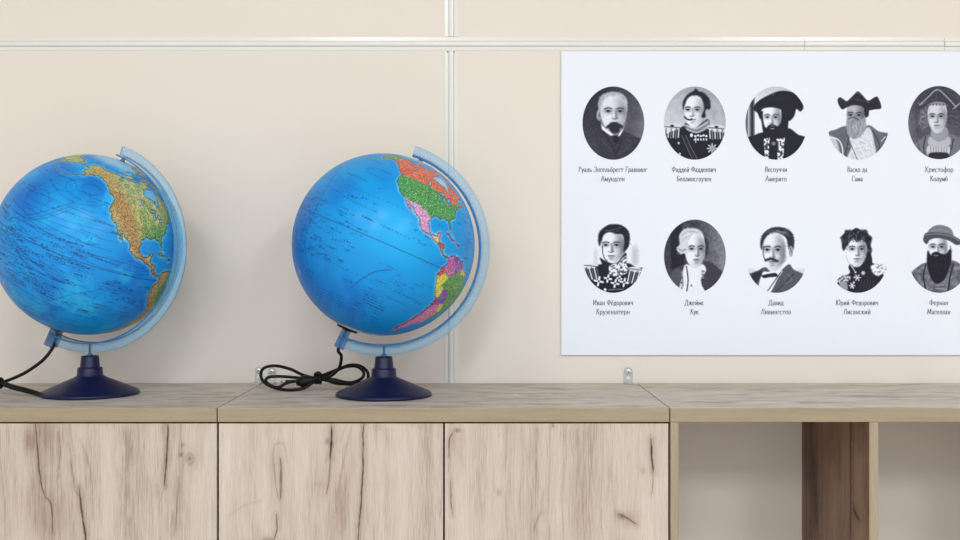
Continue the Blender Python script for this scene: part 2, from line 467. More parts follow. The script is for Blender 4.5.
door(cab2, 219.0, 443.0, M_door[1], seed=23,
     cracks=[([(280.6,459),(281,478),(280,499)], 1.0, 0.75), ([(274.5,464),(275,480),(278,500)], 0.6, 0.5), ([(276.8,514),(276.8,529),(273,541)], 0.9, 0.75),
             ([(274,464),(274,448),(279,443),(285,446),(286,462)], 0.5, 0.3), ([(271,505),(272,470)], 0.5, 0.25),
             ([(331.7,426),(331.6,440),(330.3,458)], 1.7, 0.95), ([(330,458),(328.8,480),(326,494)], 0.9, 0.6),
             ([(364.6,423),(362.9,440),(363.3,464),(361.8,493),(358.9,527),(357.8,545)], 0.95, 0.9),
             ([(352,425),(346,450),(340,480),(334,520)], 0.6, 0.28), ([(346,424),(341,442)], 0.5, 0.25), ([(230,515),(245,505),(262,500)], 0.4, 0.2)],
     knots=[(327.3, 441, 2.6, 4, 0.6), (268, 541, 7, 4, 0.6), (377, 427, 4, 5, 0.3), (318, 484, 4, 3, 0.22)],
     stains=[(340, 505, 9, 34, 0.45), (322, 485, 9, 20, 0.3), (331, 520, 7, 30, 0.3), (279, 480, 9, 34, 0.25), (352, 470, 7, 30, 0.22)],
     bands=[(390, 422, 545, 6, -0.07), (412, 422, 545, 14, 0.16), (240, 422, 545, 12, 0.08), (300, 422, 545, 9, 0.04), (347, 430, 545, 5, -0.08), (437, 422, 545, 3, 0.12)])
door(cab2, 445.0, 668.2, M_door[2], seed=37,
     cracks=[([(453,432),(450,438),(449,447),(449,457)], 0.9, 0.75), ([(450,480),(451,500),(452.5,516)], 0.8, 0.6), ([(448,460),(449,480)], 0.5, 0.3),
             ([(650.5,439),(652,458),(653,473)], 1.3, 0.98), ([(653,473),(652.6,484),(651.5,495)], 0.7, 0.45),
             ([(618,513.5),(626,517.5),(636,524)], 1.1, 0.95), ([(541,512),(536,522),(534,530)], 0.8, 0.4), ([(543,490),(542,505)], 0.5, 0.25),
             ([(553,422),(553,427)], 0.8, 0.7)] +
            [([(q, 423), (q + 1, 460), (q - 1, 505), (q + 1, 545)], 0.55, 0.22) for q in (521, 536, 549, 563, 577, 583.5, 590, 602)] ,
     knots=[(456.7, 430, 3.5, 2.4, 0.7), (622, 516.5, 5, 3.2, 0.6), (642.8, 471, 2.6, 3.4, 0.35), (499, 493, 2.4, 3, 0.35), (609, 475, 2, 9, 0.2), (608, 492, 2, 8, 0.2)],
     stains=[(628, 518, 11, 8, 0.6), (454, 440, 8, 22, 0.35), (580, 500, 12, 60, 0.22)],
     bands=[(492, 422, 545, 9, 0.10), (470, 422, 545, 8, -0.05), (581, 422, 545, 12, -0.10), (625, 422, 545, 12, 0.08), (538, 422, 545, 8, -0.04)])

# open shelving unit at right
xe = xs2 + 0.6355
sh = empty('shelving_unit', ((xs2+xe)/2, -0.175, 0)); tag(sh, 'grey oak open shelving unit without doors under the portrait board', 'shelf unit')
a, c, yf, yb = carcass(sh, xs2, xe, 2)
rx = sh.location.x
pans = [(fx(670.7), fx(678.6)), (fx(869.5), fx(878.4)), (xe - 0.0135, xe - 0.001)]
for i, (p0, p1) in enumerate(pans):
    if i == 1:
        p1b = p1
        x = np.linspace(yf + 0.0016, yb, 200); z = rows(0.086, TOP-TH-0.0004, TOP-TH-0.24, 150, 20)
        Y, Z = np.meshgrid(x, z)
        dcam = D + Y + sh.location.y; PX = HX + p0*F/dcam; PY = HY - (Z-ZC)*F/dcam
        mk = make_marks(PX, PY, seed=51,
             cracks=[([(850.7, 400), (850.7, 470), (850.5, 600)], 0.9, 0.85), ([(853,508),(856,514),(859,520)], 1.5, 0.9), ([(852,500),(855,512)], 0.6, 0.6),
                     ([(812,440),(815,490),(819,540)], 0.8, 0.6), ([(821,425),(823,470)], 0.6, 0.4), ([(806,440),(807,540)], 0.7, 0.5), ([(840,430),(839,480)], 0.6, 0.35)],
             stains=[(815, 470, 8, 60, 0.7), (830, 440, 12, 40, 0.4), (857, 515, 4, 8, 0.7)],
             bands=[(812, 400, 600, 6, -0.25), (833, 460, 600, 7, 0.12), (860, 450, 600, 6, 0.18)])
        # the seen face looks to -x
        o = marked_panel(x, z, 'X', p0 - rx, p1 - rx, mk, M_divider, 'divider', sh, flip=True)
        o['label'] = 'brownish oak divider with shade painted in'
    else:
        t = MB(); t.box((p0 - rx, yf + 0.0016, 0.0), (p1 - rx, yb, TOP-TH-0.0004)); t.build('side_panel', M_side, sh)
    t = MB(); t.box((p0 - rx, yf + 0.0003, 0.0 if i != 1 else 0.086), (p1 - rx, yf + 0.0015, TOP-TH-0.0004)); t.build('upright_edge_band', M_edge_v, sh, bevel=0.0004)
t = MB(); t.box((pans[0][1] - rx + 0.0004, yf + 0.002, 0.07), (pans[2][0] - rx - 0.0004, yb, 0.086)); t.build('bottom_panel', M_side, sh)
t = MB(); t.box((pans[0][1] - rx + 0.0004, yf + 0.03, 0.0), (pans[2][0] - rx - 0.0004, yf + 0.046, 0.07)); t.build('plinth', M_side, sh)

# ------------------------------------------------------------------ wall brackets
def bracket(px, ptop, label, wpx=8.6, dark=False):
    dW = D - 0.002
    p = W(px, ptop, dW); hw = wpx/2*dW/F; h = p.z - TOP
    root = empty('angle_bracket', (p.x, -0.0003, TOP)); tag(root, label, 'bracket', 'metal angle brackets that hold the worktops')
    mb = MB(); n = 12; th = 0.0016
    out = [(-hw, 0.0004), (hw, 0.0004)] + [(hw*math.cos(math.pi*k/n), h - hw + hw*math.sin(math.pi*k/n)) for k in range(n+1)]
    m_ = len(out)
    vs = [(u, -th, v) for u, v in out] + [(u, 0, v) for u, v in out]
    mb.add(vs, [tuple(range(m_)), tuple(range(2*m_-1, m_-1, -1))] + [(i, m_+i, m_+(i+1) % m_, (i+1) % m_) for i in range(m_)])
    mb.box((-hw, -0.026, 0.0004), (hw, -th, 0.002))
    mb.build('angle_plate', M_zinc, root)
    s = MB(); R = Matrix.Translation((0, -th, h - hw*1.05)) @ Matrix.Rotation(math.pi/2, 4, 'X')
    s.lathe([(0.0052, 0), (0.0052, 0.0006), (0.0044, 0.0016), (0.002, 0.002)], 24, 0, R)
    for ang in (0.5, 0.5 + math.pi/2):
        T = Matrix.Translation((0, -th - 0.00215, h - hw*1.05)) @ Matrix.Rotation(ang, 4, 'Y')
        q = [T @ Vector(v) for v in ((-0.0026, 0, -0.0005), (0.0026, 0, -0.0005), (0.0026, 0, 0.0005), (-0.0026, 0, 0.0005))]
        s.add(q, [(0, 1, 2, 3)], 1)
    s.build('screw', [M_screw, M_dark], root)['label'] = 'shiny cross head screw'
    s = MB(); s.lathe([(0.0034, 0), (0.0034, 0.0003)], 20, 0, Matrix.Translation((0, -th, h - hw*1.05 - 0.0115)) @ Matrix.Rotation(math.pi/2, 4, 'X'))
    s.build('slot_hole', M_wall, root)
bracket(628.4, 367.2, 'small metal angle bracket on the wall below the portrait board')
bracket(258.6, 366.6, 'small metal angle bracket left of the black cable loop', 7.6)
bracket(271.6, 367.2, 'small metal angle bracket seen through the black cable loop', 8.4)

# ------------------------------------------------------------------ the portrait board
BD = D - 0.006
p0 = W(561.3, 51.2, BD); p1 = W(991, 355.2, BD)
board = empty('portrait_board', ((p0.x + p1.x)/2, -0.0005, p1.z)); tag(board, 'white board with ten oval black and white portraits on the beige wall', 'poster board')
mb = MB(); bx = board.location
mb.box((p0.x - bx.x, -0.0055, 0.0), (p1.x - bx.x, 0.0, p0.z - p1.z), 1, front=0); mb.build('panel', [M_board, M_board_edge], board, bevel=0.0006)
PD = D - 0.0064          # printed layer
BOARDC = np.array((234., 237., 246.5)); INK = np.array((28., 25., 38.))

class Canvas:
    """a printed oval in its own drawing units: 4.7 units to a frame pixel"""
    def __init__(s, cx, cy, rx=145, ry=172, bg=0.3, seed=0):
        n, m_ = 176, 206
        u = np.linspace(-1, 1, n); v = np.linspace(-1, 1, m_); U, V = np.meshgrid(u, v)
        s.cx, s.cy, s.rx, s.ry = cx, cy, rx, ry; s.n, s.m = n, m_
        s.EU = U*np.sqrt(1 - V*V/2); s.EV = V*np.sqrt(1 - U*U/2)
        s.X = cx + rx*s.EU; s.Y = cy + ry*s.EV
        s.seed = seed
        s.g = np.full(s.X.shape, float(bg)) if not callable(bg) else bg(s.X, s.Y)
    def mix(s, a, g):
        s.g = s.g*(1-a) + (g(s.X, s.Y) if callable(g) else g)*a
    def poly(s, pts, g, soft=4.0, smooth=True, a=1.0):
        P = [(p.x, p.y) for p in spline([(x, y, 0) for x, y in pts], 5, True)] if smooth else list(pts)
        d, _ = seg_dist(s.X, s.Y, P + [P[0]])
        sd = np.where(inside(s.X, s.Y, P), d, -d)
        s.mix(a*np.clip(0.5 + sd/soft, 0, 1), g); return s
    def ell(s, x, y, rx, ry, g, soft=0.25, a=1.0, rot=0):
        c, q = math.cos(rot), math.sin(rot); dx, dy = s.X-x, s.Y-y
        r = np.hypot((dx*c+dy*q)/rx, (-dx*q+dy*c)/ry)
        s.mix(a*np.clip((1 + soft/2 - r)/soft, 0, 1), g); return s
    def line(s, pts, wd, g, a=1.0, smooth=True):
        P = [(p.x, p.y) for p in spline([(x, y, 0) for x, y in pts], 5)] if smooth and len(pts) > 2 else list(pts)
        d, t = seg_dist(s.X, s.Y, P)
        s.mix(a*np.clip((wd/2 + 1.5 - d)/3.0, 0, 1), g); return s
    def grain(s, amt, fx_=0.12, fy_=0.12, region=None):
        nz = fbm(s.X*fx_, s.Y*fy_, s.seed, 3) - 0.5
        k = 1.0
        if region is not None:
            x, y, rx, ry = region; k = np.clip(1.3 - np.hypot((s.X-x)/rx, (s.Y-y)/ry), 0, 1)
        s.g = np.clip(s.g + amt*2*nz*k, 0, 1); return s
    def face(s, x, y, wd, h, turn=0.0, skin=0.85, shade=0.45, light=-1, beard=None):
        """head seen from the front, turned -1 (left) .. 1 (right); light -1 = lit from the left"""
        hw, hh = wd/2, h/2; t = turn*hw*0.35
        s.poly([(x-hw*0.92, y-hh*0.55), (x-hw*0.55, y-hh*0.95), (x+hw*0.55, y-hh*0.95), (x+hw*0.92, y-hh*0.55), (x+hw*0.9, y+hh*0.15), (x+hw*0.66, y+hh*0.66),
                (x+hw*0.25+t*0.4, y+hh), (x-hw*0.25+t*0.4, y+hh), (x-hw*0.66, y+hh*0.66), (x-hw*0.9, y+hh*0.15)], skin, 5)
        sx = -light
        q = np.clip(((s.X - x)*sx/hw + 0.15)/0.95, 0, 1)**1.3                    # far side of the face falls into tone
        inn = np.clip(1.25 - np.hypot((s.X-x)/hw, (s.Y-y)/hh)**4, 0, 1)
        s.mix(0.85*q*inn, shade)
        s.mix(0.5*np.clip((s.Y - (y+hh*0.55))/(hh*0.5), 0, 1)*inn, (skin+shade)/2)
        s.mix(0.35*np.clip(1.6*(np.abs(s.X - x)/hw) - 1.0, 0, 1)*inn, shade*0.7)
        ex = hw*0.42
        for q in (-1, 1):
            cx = x + q*ex + t
            s.ell(cx, y-hh*0.12, hw*0.30, hh*0.15, skin*0.55, 1.6, 0.7)
            s.ell(cx, y-hh*0.07, hw*0.19, hh*0.05, 0.75*skin, 0.8, 0.8)
            s.ell(cx, y-hh*0.08, hw*0.10, hh*0.055, 0.06, 0.7)
            s.line([(cx-hw*0.2, y-hh*0.09), (cx, y-hh*0.14), (cx+hw*0.2, y-hh*0.08)], h*0.018, 0.12, 0.9)
            s.line([(cx-hw*0.24, y-hh*0.21), (cx-hw*0.02, y-hh*0.27), (cx+hw*0.24, y-hh*0.23)], h*0.030, 0.16, 0.85)
            s.ell(cx + q*hw*0.06, y+hh*0.30, hw*0.2, hh*0.16, min(1, skin*1.06), 1.8, 0.35)
        nx = x + t*1.5
        s.poly([(nx+sx*hw*0.04, y-hh*0.12), (nx+sx*hw*0.12, y-hh*0.1), (nx+sx*hw*0.24, y+hh*0.22), (nx+sx*hw*0.20, y+hh*0.31), (nx+sx*hw*0.02, y+hh*0.28)], shade*0.85, 12, a=0.7)
        s.line([(nx-sx*hw*0.03, y-hh*0.1), (nx-sx*hw*0.02, y+hh*0.2)], h*0.03, min(1, skin*1.1), 0.5)
        s.line([(nx-hw*0.17, y+hh*0.28), (nx, y+hh*0.34), (nx+hw*0.18, y+hh*0.28)], h*0.022, 0.2, 0.75)
        s.line([(x-hw*0.26+t, y+hh*0.53), (x+t, y+hh*0.51), (x+hw*0.26+t, y+hh*0.53)], h*0.024, 0.18, 0.9)
        s.ell(x+t, y+hh*0.60, hw*0.2, hh*0.05, shade*1.1, 1.2, 0.6)
        s.ell(x+t, y+hh*0.71, hw*0.16, hh*0.05, shade*0.9, 1.4, 0.45)
        return s
    def hair(s, pts, g, n=40, seed=0, wd=3.0, lo=0.0, hi=0.3, slant=(18, 30)):
        """a mass of hair: the outline, then strands within it"""
        s.poly(pts, g, 8)
        P = [(p.x, p.y) for p in spline([(x, y, 0) for x, y in pts], 4, True)]
        xs, ys = [p[0] for p in P], [p[1] for p in P]; rr = random.Random(seed + 77); k = 0; tries = 0
        while k < n and tries < 4000:
            tries += 1
            x, y = rr.uniform(min(xs), max(xs)), rr.uniform(min(ys), max(ys))
            if not inside(np.array([x]), np.array([y]), P)[0]: continue
            dx, dy = rr.uniform(-1, 1)*slant[0], rr.uniform(0.3, 1)*slant[1]
            s.line([(x-dx/2, y-dy/2), (x+dx*0.1, y), (x+dx/2, y+dy/2)], wd, rr.uniform(lo, hi), 0.6); k += 1
        return s
    def build(s, px, py, label, white=False):
        G_ = np.pad(s.g, 2, 'edge'); n_, m_ = s.g.shape          # the print is a little soft
        s.g = sum(wt*G_[2+dy:2+dy+n_, 2+dx:2+dx+m_] for dy, a_ in ((-1, 1), (0, 2), (1, 1)) for dx, b_ in ((-1, 1), (0, 2), (1, 1)) for wt in (a_*b_/16,))
        g = np.clip(0.475 + (s.g - 0.5)*1.22 + 0.12*np.clip((s.g - 0.9)*10, 0, 1), 0, 1)[..., None]
        # the lightest print is the board's own white
        c = lin(INK*(1-g) + BOARDC*g)
        wx = (px + s.EU*s.rx/4.7 - HX)*PD/F - bx.x
        wz = ZC + (HY - (py + s.EV*s.ry/4.7))*PD/F - bx.z
        v = np.stack([wx, np.full(wx.shape, PD - D - bx.y), wz], -1).reshape(-1, 3)
        me = fast_mesh('portrait', v, grid_faces(s.m, s.n, flip=True), c.reshape(-1, 3))
        me.materials.append(M_print)
        o = bpy.data.objects.new('portrait', me); COL.objects.link(o); o.parent = board; o['label'] = label
        return o

# a small upright serif alphabet drawn as pen strokes: each letter is (width, strokes); capitals reach 1, small letters 0.62
def _o(cx, cy, rx, ry, a0=0, a1=360, n=14):
    return [(cx + rx*math.cos(math.radians(a0 + (a1-a0)*k/n)), cy + ry*math.sin(math.radians(a0 + (a1-a0)*k/n))) for k in range(n+1)]
def _st(x, h, y0=0.0):      # a stem with feet
    return [[(x, y0), (x, h)], [(x-0.07, y0), (x+0.07, y0)], [(x-0.07, h), (x+0.07, h)]]
XH = 0.62
GLYPH = {
 'Р': (.56, _st(.14, 1) + [[(.14, 1)] + _o(.26, .77, .24, .23, 90, -90) + [(.14, .54)]]),
 'Э': (.62, [_o(.26, .5, .30, .5, 140, -140), [(.24, .5), (.56, .5)]]),
 'Г': (.54, _st(.14, 1) + [[(.14, 1), (.5, 1), (.5, .86)]]),
 'А': (.70, [[(.04, 0), (.35, 1), (.66, 0)], [(.15, .34), (.55, .34)], [(-.02, 0), (.12, 0)], [(.56, 0), (.74, 0)]]),
 'Ф': (.78, _st(.39, 1) + [_o(.39, .52, .33, .30)]),
 'Б': (.58, _st(.14, 1) + [[(.14, 1), (.48, 1), (.48, .88)], [(.14, .56)] + _o(.26, .28, .26, .28, 90, -90) + [(.14, 0)]]),
 'В': (.58, _st(.14, 1) + [[(.14, 1)] + _o(.25, .77, .20, .23, 90, -90) + [(.14, .54)], [(.14, .54)] + _o(.27, .27, .25, .27, 90, -90) + [(.14, 0)]]),
 'Х': (.68, [[(.08, 1), (.60, 0)], [(.60, 1), (.08, 0)], [(0, 0), (.16, 0)], [(.52, 0), (.68, 0)], [(0, 1), (.16, 1)], [(.52, 1), (.68, 1)]]),
 'К': (.62, _st(.14, 1) + [[(.14, .5), (.54, 1)], [(.26, .62), (.58, 0)], [(.5, 0), (.66, 0)]]),
 'И': (.74, _st(.14, 1) + _st(.60, 1) + [[(.14, 0.04), (.60, .96)]]),
 'Д': (.72, [[(.14, 0), (.24, .4), (.30, 1), (.56, 1), (.56, 0)], [(.04, -.18), (.04, 0), (.68, 0), (.68, -.18)]]),
 'Л': (.68, [[(.02, 0), (.12, .06), (.22, .5), (.28, 1), (.56, 1)]] + _st(.56, 1)),
 'Ю': (.92, _st(.14, 1) + [[(.14, .5), (.32, .5)], _o(.59, .5, .27, .5)]),
 'М': (.84, [[(.10, 0), (.14, 1), (.42, .12), (.70, 1), (.74, 0)], [(.02, 0), (.18, 0)], [(.66, 0), (.82, 0)]]),
 'у': (.46, [[(.05, XH), (.24, .04)], [(.42, XH), (.20, -.22), (.06, -.25)], [(0, XH), (.12, XH)], [(.35, XH), (.47, XH)]]),
 'а': (.46, [[(.07, .52), (.18, XH), (.32, .55), (.34, .1), (.42, 0)], [(.34, .38), (.12, .30), (.06, .14), (.16, 0), (.34, .12)]]),
 'л': (.50, [[(.02, 0), (.10, .05), (.17, .35), (.20, XH), (.40, XH)]] + _st(.40, XH)),
 'ь': (.46, _st(.11, XH) + [[(.11, .34)] + _o(.22, .17, .19, .17, 90, -90) + [(.11, 0)]]),
 'н': (.52, _st(.11, XH) + _st(.41, XH) + [[(.11, .32), (.41, .32)]]),
 'г': (.40, _st(.11, XH) + [[(.11, XH), (.36, XH), (.36, .52)]]),
 'е': (.46, [[(.06, .34), (.40, .36)] + _o(.23, .31, .18, .31, 10, 320)]),
 'ё': (.46, [[(.06, .34), (.40, .36)] + _o(.23, .31, .18, .31, 10, 320), [(.13, .80), (.13, .88)], [(.32, .80), (.32, .88)]]),
 'б': (.48, [_o(.24, .29, .19, .29), [(.05, .32), (.08, .70), (.22, .88), (.42, .98)]]),
 'р': (.50, _st(.11, XH, -.26) + [_o(.26, .31, .18, .31, 150, -150)]),
 'т': (.46, _st(.23, XH) + [[(.03, .50), (.03, XH), (.43, XH), (.43, .50)]]),
 'в': (.46, _st(.11, XH) + [[(.11, XH)] + _o(.21, .48, .15, .14, 90, -90) + [(.11, .34)], [(.11, .34)] + _o(.22, .17, .19, .17, 90, -90) + [(.11, 0)]]),
 'и': (.54, _st(.11, XH) + _st(.43, XH) + [[(.11, .03), (.43, .59)]]),
 'й': (.54, _st(.11, XH) + _st(.43, XH) + [[(.11, .03), (.43, .59)], [(.17, .90), (.27, .80), (.37, .90)]]),
 'м': (.62, [[(.07, 0), (.10, XH), (.31, .08), (.52, XH), (.55, 0)], [(.01, 0), (.14, 0)], [(.48, 0), (.61, 0)]]),
 'д': (.52, [[(.10, 0), (.16, .25), (.20, XH), (.40, XH), (.40, 0)], [(.03, -.14), (.03, 0), (.49, 0), (.49, -.14)]]),
 'с': (.42, [_o(.23, .31, .18, .31, 50, 310)]),
 'ф': (.64, _st(.32, 1.0, -.26) + [_o(.32, .31, .27, .31)]),
 'ч': (.48, _st(.38, XH) + [[(.09, XH), (.09, .38), (.20, .28), (.38, .34)]]),
 'з': (.40, [[(.05, .54)] + _o(.18, .47, .14, .15, 110, -90) + [(.12, .32)], [(.12, .32)] + _o(.17, .16, .18, .17, 90, -130)]),
 'п': (.52, _st(.11, XH) + _st(.41, XH) + [[(.11, XH), (.41, XH)]]),
 'о': (.48, [_o(.24, .31, .19, .31)]),
 'к': (.48, _st(.11, XH) + [[(.11, .30), (.40, XH)], [(.19, .38), (.42, 0)], [(.36, 0), (.48, 0)]]),
 'ш': (.74, _st(.11, XH) + _st(.37, XH) + _st(.63, XH) + [[(.11, 0), (.63, 0)]]),
 'ж': (.66, _st(.33, XH) + [[(.05, XH), (.33, .30), (.61, XH)], [(.05, 0), (.24, .38)], [(.61, 0), (.42, .38)]]),
 'я': (.46, _st(.36, XH) + [[(.36, XH)] + _o(.24, .47, .17, .15, 90, 270) + [(.36, .32)], [(.24, .32), (.06, 0)]]),
 ' ': (.30, []),
}
def caption(lines, px, base, widths):
    for txt, y, wp in zip(lines, base, widths):
        total = sum(GLYPH[ch][0] + 0.06 for ch in txt)
        kx = wp*PD/F/total; kz = 5.3*PD/F           # capitals are a little over five pixels tall
        p = W(px, y, PD); x = -total/2; mb = MB(); yy = PD - D - 0.0001 - bx.y
        for ch in txt:
            gw, sts = GLYPH[ch]
            for st in sts:
                for (ax, ay), (bx_, by_) in zip(st[:-1], st[1:]):
                    a_ = Vector(((x+ax)*kx + ay*kz*0.06, ay*kz)); b_ = Vector(((x+bx_)*kx + by_*kz*0.06, by_*kz)); dv = b_ - a_
                    if dv.length < 1e-7: continue
                    dv.normalize(); wdt_ = (0.022 + 0.030*abs(dv.y))*kz; n_ = Vector((-dv.y, dv.x))*wdt_; e_ = dv*wdt_*0.4
                    mb.add([(q.x + p.x - bx.x, yy, q.y + p.z - bx.z) for q in (a_-e_-n_, b_+e_-n_, b_+e_+n_, a_-e_+n_)], [(0, 1, 2, 3)])
            x += gw + 0.06
        ob = mb.build('caption', M_ink, board); ob['label'] = 'dark grey printed caption line'

# 1 bearded man, dark suit, dark ground
c = Canvas(204, 226, bg=lambda X, Y: 0.26 + 0.16*np.clip((X-204)/150, -0.3, 1) + 0.06*np.clip((Y-226)/170, -1, 1), seed=1)
c.grain(0.05, 0.03, 0.03)
c.poly([(40, 330), (95, 290), (150, 245), (200, 280), (250, 265), (300, 285), (380, 330), (380, 420), (40, 420)], 0.22, 6)
c.poly([(150, 200), (255, 200), (250, 262), (205, 285), (160, 260)], 0.5, 6)
c.poly([(146, 232), (160, 245), (205, 282), (190, 285), (150, 255)], 0.97, 4, smooth=False).poly([(240, 262), (250, 255), (238, 282), (222, 290)], 0.92, 4, smooth=False)
c.ell(137, 188, 12, 26, 0.7, 0.4).ell(139, 190, 6, 15, 0.45, 0.8)
c.face(205, 178, 134, 175, 0.12, 0.88, 0.5, -1)
c.hair([(137, 172), (133, 128), (150, 94), (195, 79), (240, 86), (266, 115), (269, 168), (260, 150), (254, 120), (226, 98), (190, 98), (164, 112), (150, 136)], 0.70, 46, 1, 2.5, 0.45, 0.92, (14, 16))
c.poly([(176, 236), (205, 222), (240, 232), (250, 246), (236, 252), (230, 268), (205, 274), (186, 260), (180, 250), (168, 250)], 0.16, 7)
c.poly([(205, 285), (225, 290), (230, 310), (215, 320), (205, 305)], 0.06, 4)
c.line([(150, 262), (180, 300), (215, 372)], 4, 0.10, 0.8).line([(250, 275), (238, 320), (216, 372)], 4, 0.10, 0.8)
c.line([(150, 300), (160, 318), (195, 350)], 3, 0.36, 0.7).line([(265, 300), (285, 325), (228, 375)], 3, 0.36, 0.7)
c.poly([(60, 340), (100, 300), (130, 330), (120, 400), (60, 400)], 0.27, 16, a=0.6)
c.grain(0.045, 0.15, 0.15).build(613.4, 123.1, 'oval portrait of a bearded man in a dark suit')
# 2 officer turned to the left, epaulettes
c = Canvas(211, 226, bg=lambda X, Y: 0.70 + 0.10*np.clip((Y-140)/150, -1, 1) - 0.05*np.clip((X-211)/150, -1, 1), seed=2)
c.grain(0.06, 0.04, 0.04)
c.poly([(60, 300), (110, 262), (165, 240), (215, 270), (275, 240), (320, 262), (370, 300), (370, 420), (60, 420)], 0.10, 5)
c.poly([(165, 225), (215, 240), (272, 205), (278, 245), (225, 274), (172, 258)], 0.5, 4)
c.line([(170, 236), (215, 252), (272, 222)], 4, 0.88).line([(173, 254), (222, 269), (276, 240)], 4, 0.82).line([(165, 228), (215, 242), (270, 208)], 4, 0.2)
c.face(208, 170, 104, 150, -0.45, 0.93, 0.55, -1)
c.hair([(164, 140), (156, 158), (154, 132), (172, 96), (205, 74), (215, 62), (228, 76), (256, 86), (280, 118), (284, 156), (270, 166), (260, 198), (242, 196), (253, 166), (250, 130), (232, 100), (200, 96), (176, 112)], 0.10, 40, 2, 2.5, 0.02, 0.42, (16, 18))
c.ell(268, 178, 8, 18, 0.7, 0.5)
c.line([(162, 196), (175, 208), (190, 210), (196, 206)], 7, 0.10)
for ex, ey, sg in ((104, 245, -1), (312, 250, 1)):
    c.ell(ex, ey, 44, 17, 0.85, 0.25, rot=0.12*sg)
    for k in range(7):
        x = ex + (k-3)*12 + sg*4
        c.line([(x, ey+6), (x + sg*3, ey+48 + 4*(k % 2))], 6, 0.88 if k % 2 == 0 else 0.5)
    c.line([(ex-36, ey-3), (ex+36, ey+3)], 4, 0.15, 0.8).ell(ex, ey-6, 9, 6, 0.2)
for k in range(3): c.line([(150 + k*9, 285), (178 + k*10, 350), (200 + k*12, 398)], 2.5, 0.66 if k != 1 else 0.3, 0.8)
for k in range(5):
    c.ell(213 + k*13, 287 - (k % 2)*3, 6, 5, 0.95, 0.4).ell(213 + k*13, 303, 4.5, 6, 0.85, 0.5)
c.line([(215, 292), (215, 318)], 4, 0.9).line([(206, 304), (224, 304)], 4, 0.9)
for k in range(8):
    a_ = k*math.pi/4; c.line([(292, 345), (292+22*math.cos(a_), 345+22*math.sin(a_))], 6, 0.85)
c.ell(292, 345, 8, 8, 0.6)
c.ell(195, 283, 7, 9, 0.95, 0.4).ell(135, 320, 5, 6, 0.8, 0.4).ell(140, 370, 5, 6, 0.8, 0.4)
c.grain(0.05, 0.25, 0.25).build(694.9, 123.1, 'oval portrait of an officer with epaulettes looking left')
# 3 man in a wide black beret
c = Canvas(218, 226, bg=lambda X, Y: 0.92 - 0.16*np.clip((150-Y)/100, 0, 1), seed=3)
c.poly([(70, 110), (116, 105), (116, 290), (70, 300)], 0.40, 4, smooth=False).line([(88, 110), (88, 290)], 7, 0.75).line([(104, 110), (104, 290)], 9, 0.14)
c.poly([(60, 310), (110, 285), (160, 270), (215, 300), (270, 250), (320, 280), (365, 305), (380, 420), (60, 420)], 0.08, 5)
c.poly([(150, 170), (265, 160), (272, 250), (262, 300), (215, 320), (165, 290), (150, 230)], 0.09, 5)
c.face(198, 205, 92, 150, -0.2, 0.95, 0.4, -1)
c.poly([(152, 225), (168, 248), (182, 238), (205, 240), (226, 240), (244, 222), (250, 280), (222, 308), (190, 306), (160, 275)], 0.10, 6)
c.line([(180, 240), (198, 234), (215, 240)], 6, 0.12).line([(192, 252), (206, 252)], 4, 0.7)
c.poly([(110, 158), (130, 125), (180, 95), (240, 74), (300, 84), (335, 120), (345, 152), (330, 172), (312, 160), (300, 195), (275, 215), (250, 170), (200, 152), (150, 162), (152, 200), (140, 205), (130, 180)], 0.09, 5)
c.line([(205, 84), (202, 96)], 5, 0.5, 0.6).line([(150, 135), (215, 112), (290, 108)], 3, 0.24, 0.6)
for x0_, x1_ in ((158, 188), (218, 258)):
    c.poly([(x0_, 300), (x1_, 295), (x1_ - 8, 400), (x0_ + 6, 400)], lambda X, Y: 0.25 + 0.7*(vnoise(X*0.16, Y*0.16, 5) > 0.48), 4, smooth=False)
c.poly([(186, 315), (215, 308), (222, 340), (215, 400), (190, 400)], 0.10, 4).ell(205, 322, 10, 9, 0.5, 0.7)
c.grain(0.03, 0.3, 0.3).build(776.4, 123.1, 'oval portrait of a bearded man in a wide black beret')
# 4 man in a three cornered hat, white ground
c = Canvas(204, 226, bg=lambda X, Y: 1.0 - 0.2*np.clip((Y-230)/80, 0, 1)*np.clip(np.abs(X-204)/120, 0, 1), seed=4)
c.poly([(55, 285), (100, 255), (150, 240), (200, 270), (250, 235), (300, 265), (360, 290), (360, 420), (55, 420)], 0.40, 6)
c.poly([(160, 285), (200, 290), (250, 245), (275, 300), (280, 420), (150, 420), (170, 340)], 0.85, 6)
c.grain(0.16, 0.14, 0.14, (215, 340, 70, 70))
c.poly([(60, 300), (85, 290), (110, 330), (115, 420), (60, 420)], 0.78, 10)
c.line([(72, 292), (110, 305), (128, 340), (132, 400)], 6, 0.92).line([(270, 260), (300, 320), (300, 380)], 4, 0.2).line([(330, 290), (312, 310)], 4, 0.9)
c.line([(160, 290), (150, 340), (140, 390)], 4, 0.2).line([(140, 260), (170, 330), (200, 400)], 3, 0.3)
c.face(192, 195, 92, 150, -0.35, 0.72, 0.30, -1)
c.poly([(230, 150), (252, 155), (252, 190), (238, 200), (232, 180)], 0.14, 5)
c.poly([(150, 205), (165, 215), (180, 205), (210, 215), (236, 200), (238, 250), (215, 285), (185, 300), (158, 285), (148, 245)], 0.62, 6)
c.hair([(150, 212), (166, 214), (186, 206), (212, 212), (234, 204), (237, 248), (215, 284), (185, 298), (160, 284), (149, 245)], 0.60, 70, 4, 2.2, 0.3, 0.9, (8, 24))
c.line([(160, 206), (180, 199), (205, 210)], 7, 0.35)
c.poly([(106, 118), (116, 104), (132, 112), (150, 122), (178, 98), (200, 76), (222, 92), (250, 120), (280, 104), (297, 106), (312, 154), (280, 162), (245, 166), (215, 146), (180, 142), (150, 152), (128, 162), (112, 142)], 0.14, 4)
